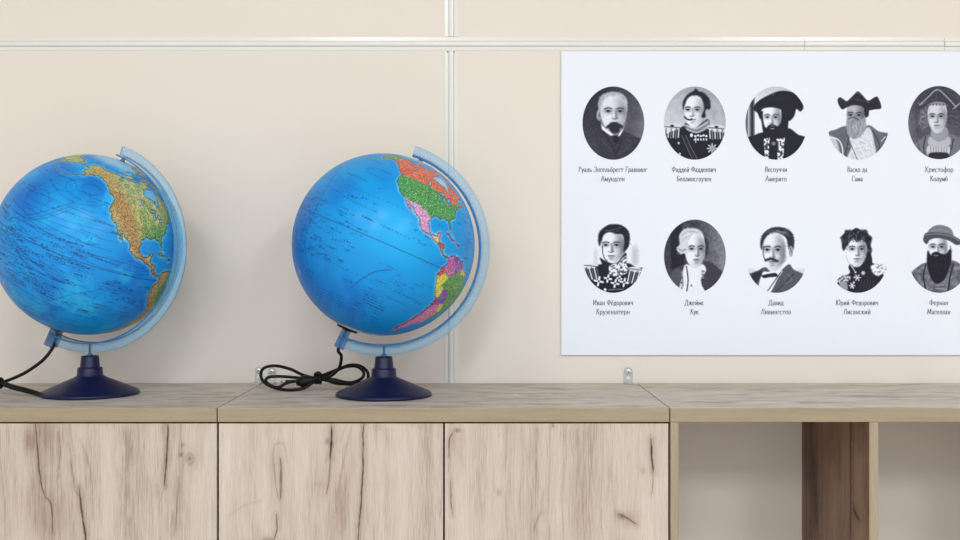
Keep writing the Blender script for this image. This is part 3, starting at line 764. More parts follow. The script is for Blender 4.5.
c.line([(150, 126), (200, 82), (254, 130)], 2.5, 0.6, 0.8).line([(185, 112), (250, 128)], 2.5, 0.45, 0.7)
c.line([(120, 112), (135, 135), (180, 138)], 3, 0.3, 0.6).line([(298, 112), (306, 150)], 2.5, 0.4, 0.6)
c.grain(0.07, 0.3, 0.22).build(858.4, 123.1, 'oval portrait of a grey bearded man in a three cornered hat')
# 5 young face with curled hair under a folded hat
c = Canvas(278, 223, bg=lambda X, Y: 0.27 + 0.10*np.clip((Y-150)/200, 0, 1) + 0.1*np.clip((180-X)/60, 0, 1), seed=5)
c.grain(0.05, 0.05, 0.05)
c.poly([(120, 360), (180, 310), (230, 280), (280, 300), (330, 275), (400, 320), (420, 420), (120, 420)], 0.46, 8)
c.line([(215, 290), (205, 340), (215, 400)], 6, 0.24).line([(345, 300), (335, 350), (320, 395)], 6, 0.24).line([(180, 320), (190, 390)], 5, 0.32).line([(165, 335), (172, 385)], 4, 0.6)
c.poly([(228, 330), (320, 330), (318, 385), (232, 385)], 0.78, 5)
for k in range(7): c.line([(238 + k*13, 333), (240 + k*12, 364)], 3, 0.45)
c.poly([(234, 366), (318, 366), (312, 400), (240, 400)], 0.16, 4)
c.poly([(236, 288), (275, 312), (322, 288), (330, 325), (280, 338), (228, 325)], 0.72, 5)
c.poly([(248, 250), (312, 245), (318, 292), (278, 310), (242, 292)], 0.6, 6)
for sx, q_ in ((209, 0.50), (340, 0.36)):
    c.hair([(sx-20, 170), (sx-8, 148), (sx+18, 150), (sx+24, 190), (sx+18, 240), (sx-2, 250), (sx-22, 238), (sx-26, 205)], q_*0.8, 46, int(sx), 4, q_*0.45, q_*1.45, (22, 12))
c.face(270, 200, 96, 140, -0.2, 0.84, 0.5, -1)
for k in range(6): c.ell(232 + k*16, 138 - (3-abs(k-2.5))*3, 10, 9, 0.55, 0.6).ell(234 + k*16, 139, 4, 4, 0.3, 0.8)
c.poly([(172, 140), (180, 112), (215, 90), (265, 60), (300, 70), (345, 108), (382, 142), (378, 165), (340, 160), (305, 130), (262, 124), (228, 136), (200, 160), (182, 160)], 0.24, 5)
c.line([(186, 140), (225, 105), (268, 68), (310, 98), (358, 150)], 6, 0.62).line([(178, 122), (190, 140), (215, 128)], 4, 0.5, 0.8).line([(268, 72), (262, 118)], 3, 0.4, 0.6)
c.line([(345, 158), (375, 132)], 6, 0.62)
c.grain(0.05, 0.2, 0.2).build(939.1, 122.6, 'oval portrait of a clean shaven face with curled hair and folded hat')
# 6 officer with high collar and crosses
c = Canvas(204, 217, bg=lambda X, Y: 1.0 - 0.22*np.exp(-((X-306)/24)**2)*np.clip((Y-130)/60, 0, 1)*np.clip((285-Y)/40, 0, 1) - 0.15*np.exp(-((X-122)/18)**2)*np.clip((Y-140)/60, 0, 1), seed=6)
c.poly([(60, 275), (110, 262), (165, 255), (215, 290), (270, 250), (310, 270), (360, 285), (360, 420), (60, 420)], 0.10, 5)
c.face(200, 172, 122, 165, -0.3, 0.98, 0.32, -1)
c.line([(152, 170), (154, 200), (162, 226), (175, 240)], 4, 0.1, 0.9)
c.poly([(140, 225), (165, 238), (195, 250), (225, 245), (262, 200), (268, 250), (270, 300), (190, 310), (160, 270)], 0.13, 5)
c.poly([(185, 262), (225, 248), (262, 215), (270, 255), (262, 300), (192, 308)], lambda X, Y: 0.35 + 0.6*(vnoise(X*0.18, Y*0.18, 9) > 0.45), 4)
c.hair([(150, 140), (138, 168), (132, 140), (138, 104), (172, 74), (220, 66), (260, 82), (280, 115), (277, 165), (262, 190), (251, 196), (255, 150), (246, 116), (215, 112), (185, 104), (160, 116)], 0.09, 40, 6, 2.5, 0.02, 0.40, (22, 14))
c.line([(165, 98), (205, 92), (245, 82)], 3, 0.55, 0.7).line([(200, 104), (238, 96)], 3, 0.5, 0.6)
for ex, ey, sg in ((98, 263, -1), (308, 280, 1)):
    c.ell(ex, ey, 36, 12, 0.88, 0.25, rot=0.15*sg)
    for k in range(6):
        x = ex + (k-2.5)*12 + sg*3
        c.line([(x, ey+8), (x - sg*2 + (204-x)*0.12, ey+62)], 6, 0.9 if k % 2 == 0 else 0.4)
    c.line([(ex-30, ey-4), (ex+30, ey+3)], 3, 0.12)
for sx, sy, r_ in ((135, 335, 20), (178, 322, 16), (212, 345, 17), (255, 340, 18), (232, 322, 10)):
    for k in range(4):
        a_ = k*math.pi/2 + 0.2; c.line([(sx, sy), (sx + r_*math.cos(a_), sy + r_*math.sin(a_))], 9, 0.95)
    c.ell(sx, sy, 5, 5, 0.3)
c.ell(165, 374, 7, 7, 0.9).line([(180, 375), (250, 372)], 5, 0.5)
c.grain(0.05, 0.3, 0.3).build(613.4, 256.2, 'oval portrait of an officer with high collar and medal crosses')
# 7 man in a powdered wig, dark ground
c = Canvas(212, 217, bg=lambda X, Y: 0.30 + 0.20*np.clip((X-240)/100, -0.2, 1), seed=7)
c.grain(0.10, 0.10, 0.10).poly([(100, 80), (150, 70), (160, 290), (105, 290)], 0.13, 16)
c.poly([(55, 310), (110, 280), (165, 255), (215, 280), (270, 240), (330, 280), (370, 330), (370, 420), (55, 420)], 0.24, 6)
c.poly([(165, 258), (200, 262), (250, 255), (265, 290), (240, 330), (260, 400), (140, 400), (150, 320)], 0.92, 6)
c.line([(172, 265), (180, 330), (172, 390)], 5, 0.12).line([(150, 290), (155, 350), (140, 385)], 9, 0.62).line([(265, 290), (245, 340), (262, 380)], 5, 0.2)
for k in range(6): c.ell(236 + (k % 2)*14, 282 + k*7, 8, 5, 0.5 if k % 2 else 0.9, 0.6)
c.ell(196, 355, 4, 5, 0.4).ell(152, 318, 4, 5, 0.3).ell(150, 342, 4, 5, 0.3)
c.face(212, 190, 104, 165, 0.35, 0.93, 0.4, -1)
c.poly([(255, 130), (274, 150), (272, 200), (262, 215), (262, 170)], 0.2, 6)
c.hair([(140, 160), (138, 120), (160, 92), (205, 85), (240, 98), (250, 122), (222, 114), (196, 120), (182, 150), (176, 185), (168, 205), (150, 210), (128, 190), (128, 175)], 0.84, 44, 7, 2.5, 0.55, 0.98, (20, 14))
c.line([(150, 120), (180, 100), (230, 105)], 4, 0.62, 0.7).line([(135, 182), (150, 190), (168, 184)], 4, 0.5).line([(148, 150), (170, 130), (200, 115)], 3, 0.66, 0.7)
c.ell(158, 216, 9, 12, 0.12).poly([(110, 285), (140, 275), (150, 300), (130, 380), (85, 340)], 0.36, 12, a=0.7)
c.grain(0.05, 0.22, 0.22).build(694.9, 256.2, 'oval portrait of a man in a pale wig on dark ground')
# 8 man with moustache and bow tie
c = Canvas(218, 217, bg=lambda X, Y: 1.0 - 0.16*np.clip((Y-255)/30, 0, 1)*np.clip(np.abs(X-218)/90 - 0.3, 0, 1), seed=8)
c.poly([(80, 310), (120, 295), (165, 268), (215, 300), (275, 255), (300, 280), (355, 315), (360, 420), (80, 420)], 0.34, 6)
c.poly([(150, 300), (180, 290), (245, 285), (225, 320), (180, 400), (130, 400)], 0.97, 5)
c.line([(240, 290), (205, 340), (165, 398)], 4, 0.12).line([(300, 300), (255, 345), (205, 395)], 5, 0.2).line([(270, 300), (290, 330), (250, 348)], 3, 0.6, 0.6).line([(150, 290), (120, 330)], 4, 0.15)
c.poly([(148, 308), (180, 300), (215, 296), (222, 312), (185, 316), (160, 320)], 0.13, 4)
c.poly([(100, 300), (150, 285), (140, 320), (115, 345)], 0.18, 8)
c.face(206, 195, 118, 185, -0.3, 0.92, 0.42, -1)
c.line([(158, 170), (156, 205), (166, 240)], 5, 0.3, 0.8)
for k in range(7): c.line([(238 + k*5, 195 + k*4), (225 + k*6, 262 - k*3)], 2.5, 0.35, 0.55)
c.line([(168, 236), (195, 230), (222, 240)], 13, 0.22).line([(186, 246), (206, 246)], 3, 0.7)
c.hair([(148, 186), (142, 150), (158, 108), (200, 82), (250, 82), (290, 105), (302, 145), (296, 188), (276, 186), (270, 150), (256, 124), (222, 106), (190, 110), (162, 138)], 0.17, 50, 8, 2.5, 0.05, 0.58, (26, 14))
for k in range(6): c.line([(172 + k*14, 112 - k*1), (200 + k*13, 94 + k*2), (235 + k*10, 100 + k*5)], 2.2, 0.6, 0.6)
c.ell(286, 195, 11, 26, 0.66, 0.4).line([(284, 180), (290, 200)], 3, 0.25)
c.grain(0.08, 0.3, 0.3, (215, 200, 150, 190)).build(776.4, 256.2, 'oval portrait of a man with moustache and bow tie')
# 9 young officer with tousled hair
c = Canvas(206, 217, bg=1.0, seed=9)
c.poly([(112, 340), (130, 312), (165, 300), (180, 270), (230, 250), (280, 250), (320, 290), (330, 330), (300, 420), (112, 420)], 0.13, 6)
c.poly([(165, 260), (230, 225), (262, 190), (275, 250), (250, 285), (185, 300)], 0.12, 5)
c.face(200, 190, 108, 150, 0.15, 0.95, 0.4, -1)
c.line([(150, 215), (166, 250), (190, 268), (235, 240)], 4, 0.7, 0.9).line([(176, 262), (192, 285)], 4, 0.9)
c.hair([(152, 176), (138, 192), (130, 150), (126, 128), (142, 112), (150, 94), (178, 94), (200, 84), (226, 94), (246, 92), (258, 114), (274, 130), (268, 165), (274, 190), (262, 214), (248, 216), (252, 186), (246, 158), (225, 140), (200, 150), (185, 132), (168, 152)], 0.13, 60, 9, 4, 0.02, 0.46, (22, 18))
c.grain(0.22, 0.14, 0.14, (200, 118, 70, 36))
for k in range(7): c.line([(150 + k*17, 118), (146 + k*18, 135), (155 + k*16, 150)], 4, 0.4 if k % 2 else 0.1, 0.7)
c.poly([(270, 262), (310, 250), (345, 262), (335, 290), (300, 310), (275, 290)], lambda X, Y: 0.55 + 0.4*(vnoise(X*0.2, Y*0.2, 3) > 0.4), 8)
c.poly([(112, 325), (140, 308), (172, 312), (165, 335), (130, 350)], lambda X, Y: 0.3 + 0.55*(vnoise(X*0.2, Y*0.2, 4) > 0.45), 5)
c.poly([(118, 345), (150, 335), (160, 370), (145, 380)], 0.6, 6)
for sx, sy, r_ in ((205, 318, 15), (180, 355, 13), (232, 296, 8)):
    for k in range(6):
        a_ = k*math.pi/3; c.line([(sx, sy), (sx + r_*math.cos(a_), sy + r_*math.sin(a_))], 5, 0.85)
for k in range(4): c.ell(196 - k*4, 292 + k*24, 5, 5, 0.8)
for k in range(5): c.line([(225 + k*14, 330), (218 + k*14, 372)], 4, 0.3, 0.6)
c.grain(0.07, 0.3, 0.3, (210, 260, 130, 170)).build(857.6, 256.2, 'oval portrait of a young officer with tousled dark hair')
# 10 long bearded man in a round brimmed hat
c = Canvas(278, 217, bg=lambda X, Y: 0.985 - 0.05*np.clip((Y-120)/100, 0, 1), seed=10)
c.poly([(140, 310), (180, 265), (225, 245), (330, 235), (385, 260), (430, 320), (430, 420), (140, 420)], lambda X, Y: 0.22 + 0.42*(fbm(X*0.07, Y*0.07, 6)), 6)
c.line([(215, 260), (205, 310), (215, 380)], 6, 0.16).line([(345, 255), (330, 310), (320, 385)], 8, 0.18)
for k in range(4): c.line([(262, 322 + k*16), (300, 318 + k*17)], 6, 0.62, 0.8)
c.face(272, 180, 96, 150, -0.15, 0.92, 0.42, -1)
c.line([(330, 170), (336, 195), (328, 205)], 8, 0.66)
c.poly([(225, 190), (240, 212), (262, 200), (290, 205), (312, 205), (332, 182), (336, 235), (322, 280), (300, 330), (262, 345), (235, 310), (222, 260), (220, 225)], 0.11, 6)
c.line([(245, 208), (262, 199), (285, 208)], 7, 0.12).line([(256, 214), (272, 214)], 3, 0.7)
c.poly([(222, 135), (228, 95), (262, 72), (300, 72), (335, 90), (346, 125), (320, 122), (270, 118), (240, 128)], 0.48, 5)
c.poly([(203, 135), (215, 108), (260, 105), (320, 112), (372, 135), (385, 155), (360, 165), (325, 145), (275, 132), (235, 140), (222, 160), (208, 152)], 0.30, 5)
c.line([(212, 118), (262, 112), (330, 122), (375, 146)], 4, 0.6, 0.8).line([(240, 100), (280, 92), (325, 102)], 3, 0.66, 0.7)
c.grain(0.09, 0.22, 0.22, (278, 250, 150, 190)).build(939.1, 256.2, 'oval portrait of a long bearded man in a round brimmed hat')

caps = [(612.8, ('Руаль Энгельбрегт Гравнинг', 'Амундсен'), (69, 24), 0), (694, ('Фаддей Фаддеевич', 'Беллинсгаузен'), (44.5, 35), 0), (776.0, ('Веспуччи', 'Америго'), (22.5, 21.5), 0),
        (857.3, ('Васко да', 'Гама'), (20.5, 11.5), 0), (938.9, ('Христофор', 'Колумб'), (29, 18), 0),
        (613, ('Иван Фёдорович', 'Крузенштерн'), (40.5, 34), 1), (694.4, ('Джеймс', 'Кук'), (20, 8.5), 1), (776, ('Давид', 'Ливингстон'), (15.5, 30.5), 1),
        (857, ('Юрий Федорович', 'Лисянский'), (43, 27.5), 1), (938.8, ('Фернан', 'Магеллан'), (19, 23.5), 1)]
for px, ls, ws, row in caps:
    caption(ls, px, ((171.9, 181.2), (305.1, 314.2))[row], ws)

# ------------------------------------------------------------------ the globes
R = 0.1547
NLA, NLO = 361, 720
LAT = np.linspace(90, -90, NLA)[:, None] * np.ones((1, NLO)); LON = (np.arange(NLO)*0.5 - 270)[None, :] * np.ones((NLA, 1))      # the seam lies at 90 E, far from the seen side
LW = (LON + 180) % 360 - 180
wob = 1.1
def warp(kind):
    """where on the real earth each print position lies; the two prints are stretched a little differently"""
    sm = lambda a, b_, v: np.clip((v-a)/(b_-a), 0, 1)**2*(3-2*np.clip((v-a)/(b_-a), 0, 1))
    if kind == 'relief': lat = LAT + 5.0*sm(-40, 5, LAT)*sm(88, 66, LAT); lon = LW + 0*LAT
    else:
        lat = LAT + 1.8*sm(-5, 20, LAT)*sm(86, 66, LAT)
        lon = LW + 6.5*sm(20, 46, LAT)*sm(88, 70, LAT)*sm(-78, -118, LW)*sm(-180, -150, LW)
    x = lon + wob*2*(fbm(LON*0.45+300, LAT*0.45+300, 1)-0.5); y = lat + wob*2*(fbm(LON*0.45+100, LAT*0.45+500, 2)-0.5)
    return x, y, lon, lat
LANDS = {
 'north_america': [(-168,65.7),(-162,69),(-156,71.3),(-141,69.7),(-128,70),(-115,68.5),(-108,68),(-95,68),(-94,72),(-85,69.5),(-82,67),(-87,64),(-94,61),(-94,58.5),(-88,56.8),(-82,55.2),(-82,52.5),(-79,51.5),(-79,55),(-77,57.5),(-78,62.4),(-72,61.7),(-70,58.8),(-66,58.8),(-64,60.3),(-61,56),(-56,52.5),(-58,51.3),(-66,50.2),(-70,47),(-65,49),(-64.5,47),(-61,46),(-66,43.7),(-66.5,45),(-70,43.7),(-70,41.7),(-74,40.6),(-76,37),(-75.6,35.3),(-80.5,32),(-81.4,30),(-80,27),(-80.4,25.2),(-81.8,26),(-82.8,28),(-84,30),(-89,30.3),(-90,29.2),(-94,29.5),(-97.2,28),(-97.5,25),(-97.8,22),(-96,19.2),(-94.5,18.2),(-91,18.7),(-90.4,21),(-87,21.5),(-87.6,18.5),(-88.5,16),(-83.5,15),(-83.6,11),(-81,9),(-78,9.3),(-77.3,8.5),(-78.5,7.8),(-80.2,7.4),(-83,8.3),(-85.8,10.5),(-87.6,13),(-92,14.5),(-95,16.2),(-100,17),(-105.5,20.2),(-105.5,23),(-109,26),(-112.5,29.5),(-114.7,31.6),(-112,27.5),(-109.6,23.2),(-112.2,25.3),(-115,28),(-117,32.5),(-120.6,34.6),(-124.2,40.4),(-124,46.2),(-123,49),(-128,51.2),(-131,55),(-136,58.3),(-140,59.8),(-146,60.6),(-151.5,59.4),(-154,58.2),(-160,55.6),(-163.5,54.8),(-158,57.8),(-158,58.8),(-162,58.8),(-165,61.5),(-161,64),(-166,64.5)],
 'south_america': [(-77.3,8.5),(-75.5,10.7),(-72,12),(-71.5,11),(-68,11.5),(-62,10.6),(-57,6),(-51.5,4.3),(-50,0.5),(-44,-2.5),(-37,-5),(-35,-8),(-39,-13.5),(-40,-21),(-45,-23.5),(-48.5,-27),(-53.5,-34),(-57.5,-35),(-57.5,-38.2),(-62,-39),(-65,-41.5),(-66,-46),(-69,-51),(-68.5,-53),(-65.5,-55),(-71,-54.5),(-75,-50),(-75.5,-46.5),(-73.5,-41),(-73.5,-37),(-71.5,-30),(-70.3,-18.5),(-76.2,-14),(-79.5,-8),(-81.3,-4.7),(-80,-2.5),(-80,0.8),(-77.5,3.8)],
 'greenland': [(-73,78.2),(-60,82),(-30,83.5),(-18,80),(-20,73),(-26,69),(-40,65),(-43.5,60),(-48.5,61),(-53.5,67),(-55,70.5),(-60,76)],
 'victoria': [(-118,71.5),(-113,73),(-105,73),(-102,69),(-112,69)], 'banks': [(-125,72),(-122,74.3),(-117,73.5),(-121,71.3)],
 'baffin': [(-88,73.5),(-80,73.7),(-72,70.5),(-62,66.5),(-65,62),(-73,64.5),(-78,65),(-73,68),(-85,70)], 'ellesmere': [(-90,77),(-92,81),(-75,83),(-62,82.3),(-78,77)], 'devon': [(-96,75),(-95,76.8),(-80,76),(-80,74.6)],
 'melville': [(-117,75.5),(-112,76.5),(-104,75.5),(-110,74.6)], 'southampton': [(-86,65.5),(-81,64),(-86.5,63.5)], 'newfoundland': [(-59,47.6),(-56,51.3),(-53,47.5),(-55.5,46.9)],
 'cuba': [(-84.8,21.9),(-81,23.1),(-77,21.5),(-74.3,20.2),(-77.5,19.9)], 'hispaniola': [(-74.3,18.4),(-72.8,19.9),(-69.5,19.5),(-68.5,18.4),(-71.5,17.9)], 'puerto_rico': [(-67.2,18.4),(-65.7,18.4),(-66.4,17.9)], 'jamaica': [(-78.3,18.4),(-76.3,18.2),(-77.4,17.8)],
 'eurasia': [(-9,37),(-9,43.5),(-1.5,43.5),(-4.5,48.5),(4,52),(8.5,57.5),(12,54.5),(20,55),(28,60),(22,60.5),(24,65.5),(18,60.5),(12,56),(5.5,59),(14,67.5),(26,71),(41,67),(33,65),(44,66.5),(60,69),(70,73),(87,75),(104,77.5),(113,73.8),(130,71.5),(141,72.8),(160,69.7),(170,70),(180,69),(180,65),(177,62.5),(170,60),(163.5,59.5),(162,56),(156.7,51),(155.5,56.5),(163,61.5),(155,59.3),(143,59.3),(135,54.7),(141,53),(140,48.5),(132,43.2),(127.5,39.7),(129,35.5),(126.5,34.5),(125,39),(121.5,39),(117.8,39),(122,37),(119.5,35),(122,30.5),(119,25.5),(113,22.2),(108,21.5),(105.7,19),(109,12),(105,8.7),(100.5,13.4),(99.5,9),(103.5,1.5),(100.5,6),(98,9),(97.5,16),(94,16),(91.5,22.5),(87,21.5),(80.2,15.5),(77.5,8.2),(72.8,20),(69,22.3),(66.5,25.2),(57,26.8),(50,30),(56.5,26.3),(59.5,22.5),(52,16.5),(43.5,12.8),(39,21),(35,28.5),(34.5,32),(36,36.7),(27,37),(29,41),(41,41.5),(37,45.5),(30.5,46),(28,42),(23,40),(23,36.5),(19.5,41.5),(13,45.5),(18,40),(15.7,38),(8.8,44.4),(3,43.2),(0,40),(-2,36.8)],
 'chukotka': [(-180,69),(-170,66.2),(-173,64.3),(-180,65)],
 'africa': [(-6,35.8),(10,37.2),(11,33.5),(20,31),(32,31.2),(35.5,24),(43,11.5),(51,11.8),(40.5,-2.5),(40.5,-14.5),(35.5,-23.5),(32.5,-28.5),(26,-34),(18.5,-34),(14.5,-22.5),(12,-15),(13,-8),(9,-1),(9.5,4),(5,6),(-7.5,4.4),(-13,8.5),(-17,14.7),(-16.5,21.5),(-10,29.5)],
 'australia': [(114,-22),(122,-18),(129.5,-15),(136.5,-12),(136,-15.5),(141,-17.5),(142.5,-10.8),(146,-19),(153,-25.5),(150,-37.3),(144,-38.5),(138.5,-35.5),(135.5,-34.7),(131,-31.5),(124,-33.5),(115.5,-34.3)],
 'tasmania': [(144.8,-41),(148.2,-41),(147,-43.5)], 'nz_n': [(173,-34.8),(175.5,-37),(178.4,-37.8),(177,-39.5),(175.2,-41.5),(173.8,-39.2),(174.7,-37.5)], 'nz_s': [(172.7,-40.6),(174.2,-41.6),(171,-44.5),(169,-46.5),(166.6,-45.8),(170.8,-42.6)],
 'new_guinea': [(131,-1),(134,-0.9),(138,-1.6),(144,-4),(147.8,-6),(150.5,-10.5),(146,-8.5),(142.5,-9),(138,-8.3),(133,-4)], 'borneo': [(109,1.5),(113,3.3),(117,7),(119,5),(117.5,1),(116,-4),(110.3,-3)], 'sumatra': [(95.5,5.5),(100,2.2),(106,-3),(105.5,-5.8),(101,-2.5)], 'java': [(105.3,-6.7),(114,-7.8),(114.3,-8.6),(106.5,-7.4)], 'sulawesi': [(119.5,0.5),(125,1.4),(121,-1),(122.5,-5),(119.7,-5.5)],
 'japan': [(130,31.5),(131,34),(136.8,37),(140,41),(141.8,45.3),(145.3,43.3),(141.5,40.5),(140.8,35.8),(135.8,33.6)], 'philippines': [(120.5,18.3),(122.2,18.3),(124,13),(126.5,8),(125.3,5.7),(122,7),(121.5,13)], 'taiwan': [(121,25),(122,25),(120.8,22)], 'sakhalin': [(142,54),(143.6,50),(142.6,46),(141.8,50)],
 'madagascar': [(49.3,-12),(50.5,-15.5),(47,-25),(43.5,-23),(44.5,-16.3)], 'britain': [(-5,50),(1.5,52),(-2,57.5),(-5.5,58.5),(-3.5,54)], 'iceland': [(-24,65.5),(-15,66.3),(-14,64.7),(-20,63.4)],
 'antarctica': [(-180,-78),(-150,-77),(-120,-74),(-100,-73),(-75,-73),(-62,-66),(-57,-63.5),(-61,-70),(-62,-76),(-30,-78),(0,-70),(60,-67),(110,-66),(160,-70),(170,-77),(180,-78),(180,-91),(-180,-91)],
 'hawaii': [(-156,20.2),(-155,19.9),(-155.6,19)], 'kodiak': [(-154.5,57.3),(-152.5,58),(-153,56.9)], 'vancouver': [(-128,50.7),(-124.5,49.3),(-123.6,48.5)], 'charlotte': [(-133,54),(-131.7,54),(-131.3,52.2)],
}
def lands(nx, ny, LW0, LT0):
    land = np.zeros(LAT.shape, bool)
    for k_, P_ in LANDS.items():
        land |= inside(nx, ny, P_)
    for lx, ly, a_, b_ in ((-121,66,2,0.6),(-114,61.8,2.4,0.5),(-98,52.3,0.6,1.6),(-88,47.7,2.4,0.6),(-87,43.8,0.6,1.6),(-82.3,44.8,1.2,1.1),(-81,42.3,1.4,0.4)):
        land &= ~(np.hypot((LW0-lx)/a_, (LT0-ly)/b_) < 1)
    for k_ in range(14):                       # a chain of small islands
        t_ = k_/13; lx, ly = -164 - 26*t_, 54.2 - 2.6*math.sin(t_*2.6); lx = lx if lx > -180 else lx + 360
        land |= np.hypot((LW0-lx)/0.9, (LT0-ly)/0.45) < 1
    for lx, ly, r_ in ((178,-18,0.8),(-149.5,-17.6,0.5),(-172,-13.7,0.6),(165.5,-21.3,1.2),(167,-15.5,0.8),(160,-9.5,1.2),(151.5,-5.5,1.6),(-91,-0.5,0.7),(-175,-21,0.5),(-140,-9,0.5),(-157.8,21.4,0.5),(-61,15,0.6),(-61,13,0.5),(-61.5,10.5,0.6),(-77.5,24.5,0.8),(-59,-51.7,1.3)):
        land |= np.hypot(LW0-lx, LT0-ly) < r_

    return land

def blur(A, n):
    A = A.astype(float)
    for _ in range(2):
        B = np.zeros_like(A)
        for k in range(-n, n+1): B += np.roll(A, k, 1)
        A = B/(2*n+1); B = np.zeros_like(A)
        Ap = np.pad(A, ((n, n), (0, 0)), 'edge')
        for k in range(2*n+1): B += Ap[k:k+A.shape[0]]
        A = B/(2*n+1)
    return A
def lerp(a, b_, t): return a*(1-t[..., None]) + np.asarray(b_, float)*t[..., None]
def grey(px_, s_): return fbm(LON*px_+700, LAT*px_+700, s_)
def stroke(I, pts, wd, colr, a=1.0, dash=None):
    P = [(p.x, p.y) for p in spline([(x, y, 0) for x, y in pts], 6)]
    d, t = seg_dist(LON, LAT, P); al = a*np.clip((wd - d)/0.45 + 0.5, 0, 1)
    if dash: al = al*(np.sin(t*dash*2*np.pi) > 0)
    return lerp(I, colr, al)
def lettering(I, n, seed, boxes, colr, a=0.75):
    """rows of tiny unreadable strokes where the globe prints sea and island names"""
    r = random.Random(seed)
    for q in range(n):
        lo0, lo1, la0, la1, len0, len1, wt = r.choices(boxes, [bb[6] for bb in boxes])[0]
        lo, la = r.uniform(lo0, lo1), r.uniform(la0, la1); L_ = r.uniform(len0, len1)
        i0 = int(round((90 - la)*2)); x = lo; rows_ = 1 if r.random() < 0.6 else 2
        while x < lo + L_:
            j = int(round((x + 270)*2)) % NLO
            for k in range(rows_):
                if r.random() < 0.75:
                    I[(i0+k) % NLA, j] = I[(i0+k) % NLA, j]*(1-a) + np.array(colr, float)*a
            x += r.choice((0.5, 0.5, 1.0)) if r.random() < 0.85 else 1.6
    return I

NAVY = (22, 62, 128)
# ---- relief globe
NX, NY, LW0, LT0 = warp('relief'); land = lands(NX, NY, LW0, LT0); shelf = blur(land, 2); coast = land & (blur(land, 1) < 0.93)
ocean = lerp(np.ones(LAT.shape + (3,))*np.array((12, 140, 218.)), (12, 110, 198), np.clip((grey(0.05, 3)-0.42)*3.0, 0, 1))
I1 = lerp(ocean, (44, 176, 232), np.clip((grey(0.07, 8)-0.55)*3.5, 0, 0.7))
I1 = lerp(I1, (10, 164, 230), np.clip(1-np.hypot((LON+140)/34, (LAT-22)/26), 0, 1)*0.7)
I1 = lerp(I1, (168, 214, 238), np.clip(shelf*1.9, 0, 1)*(0.15+0.95*grey(0.25, 4)))
I1 = lerp(I1, (196, 220, 236), np.clip((LAT-68)/8, 0, 1)*0.75)
I1 = lerp(I1, (60, 160, 226), np.clip(1-np.hypot((LON+178)/12, (LAT-57)/4.5), 0, 1)*0.8)
rm = random.Random(5)
for k in range(26):                          # currents
    la = -58 + k*3.4 + rm.uniform(-1, 1); lo = rm.uniform(-212, -175); L_ = rm.uniform(40, 85)
    pts = [(lo + L_*t, la + 2.2*math.sin(t*3 + k) + rm.uniform(-0.8, 0.8)) for t in (0, 0.25, 0.5, 0.75, 1)]
    I1 = stroke(I1, pts, 0.12, (16, 48, 112), 0.62)
for cx_, cy_, ax_, ay_ in ((-147, 42, 16, 7), (-150, 42, 24, 10), (-143, 44, 8, 3.6), (-185, 38, 8, 9), (-172, 47, 16, 3), (-186, 15, 6, 12), (-110, 4, 24, 3), (-165, 40, 12, 5), (-172, 22, 9, 9), (-150, -30, 20, 12), (-100, -20, 14, 10), (-170, 5, 13, 4), (-120, -42, 26, 6)):
    I1 = stroke(I1, [(cx_ + ax_*math.cos(t), cy_ + ay_*math.sin(t)) for t in np.linspace(0.3, 6.0, 12)], 0.12, (16, 48, 112), 0.6)
for k in range(9):
    lo = -178 + k*9; I1 = stroke(I1, [(lo, 12 - k), (lo + 14, 9 - k*0.8), (lo + 30, 12 - k*0.9)], 0.12, (16, 48, 112), 0.65, 16)
I1 = stroke(I1, [(-212, 0), (-78, 0)], 0.24, (16, 48, 112), 0.8)
I1 = stroke(I1, [(-212, 23.4), (-107, 23.4)], 0.15, NAVY, 0.45, 40)
I1 = stroke(I1, [(-165, -50), (-150, -40), (-128, -22), (-112, -12)], 0.18, NAVY, 0.55)
I1 = stroke(I1, [(-82, -2), (-84, -12), (-75, -22), (-73, -34)], 0.2, (20, 74, 150), 0.5)
for A_, B_ in (((-179, 8), (-150, 30)), ((-179, -4), (-140, -16)), ((-176, 28), (-160, 50)), ((-170, -8), (-150, -26))):
    for q in range(3): I1 = stroke(I1, [(A_[0]+q*3, A_[1]), ((A_[0]+B_[0])/2+q*3, (A_[1]+B_[1])/2+rm.uniform(-4, 4)), (B_[0]+q*3, B_[1])], 0.14, (16, 48, 112), 0.6)
I1 = lettering(I1, 420, 4, [(-205, -130, -30, 12, 3, 12, 6), (-205, -90, -55, 40, 4, 12, 3), (-120, -82, -35, -5, 4, 10, 1.5), (-72, -30, 10, 45, 3, 9, 1), (-179, 179, -60, 60, 3, 10, 1.5), (-212, -180, -30, 20, 3, 9, 1.5)], (16, 48, 112), 0.7)
rocky, _ = seg_dist(LW0, LT0, [(-152, 63), (-138, 61), (-128, 57), (-120, 50), (-115, 43), (-111, 38), (-107, 31), (-103, 24), (-98, 18.5), (-91, 15), (-84, 10)])
andes, _ = seg_dist(LW0, LT0, [(-74, 8), (-76.5, 3), (-78.5, -2), (-77, -9), (-72, -15), (-68, -20), (-69.5, -30), (-71, -40), (-73, -50)])
wdt = np.clip((LT0 - 10)/30, 0.30, 1)*10.5
elev = np.clip(1.3 - rocky/wdt, 0, 1)*np.where(LT0 > 54, 0.72, 1.0)
elev = np.maximum(elev, np.clip(1.6 - andes/4.2, 0, 1))
asia = np.clip(1.2-np.hypot((LW0-90)/34, (LT0-38)/18), 0, 1); elev = np.maximum(elev, asia)
nl = grey(0.55, 12); nh = grey(1.5, 13)
base = lerp(np.ones(LAT.shape + (3,))*np.array((128, 162, 94.)), (204, 194, 124), np.clip((grey(0.28, 15)-0.42)*4, 0, 1))
base = lerp(base, (186, 190, 124), np.clip((LT0-50)/16, 0, 1)*0.55)
base = lerp(base, (62, 138, 70), np.clip(1.2-np.hypot((LW0+85)/13, (LT0-33)/6.5), 0, 1))
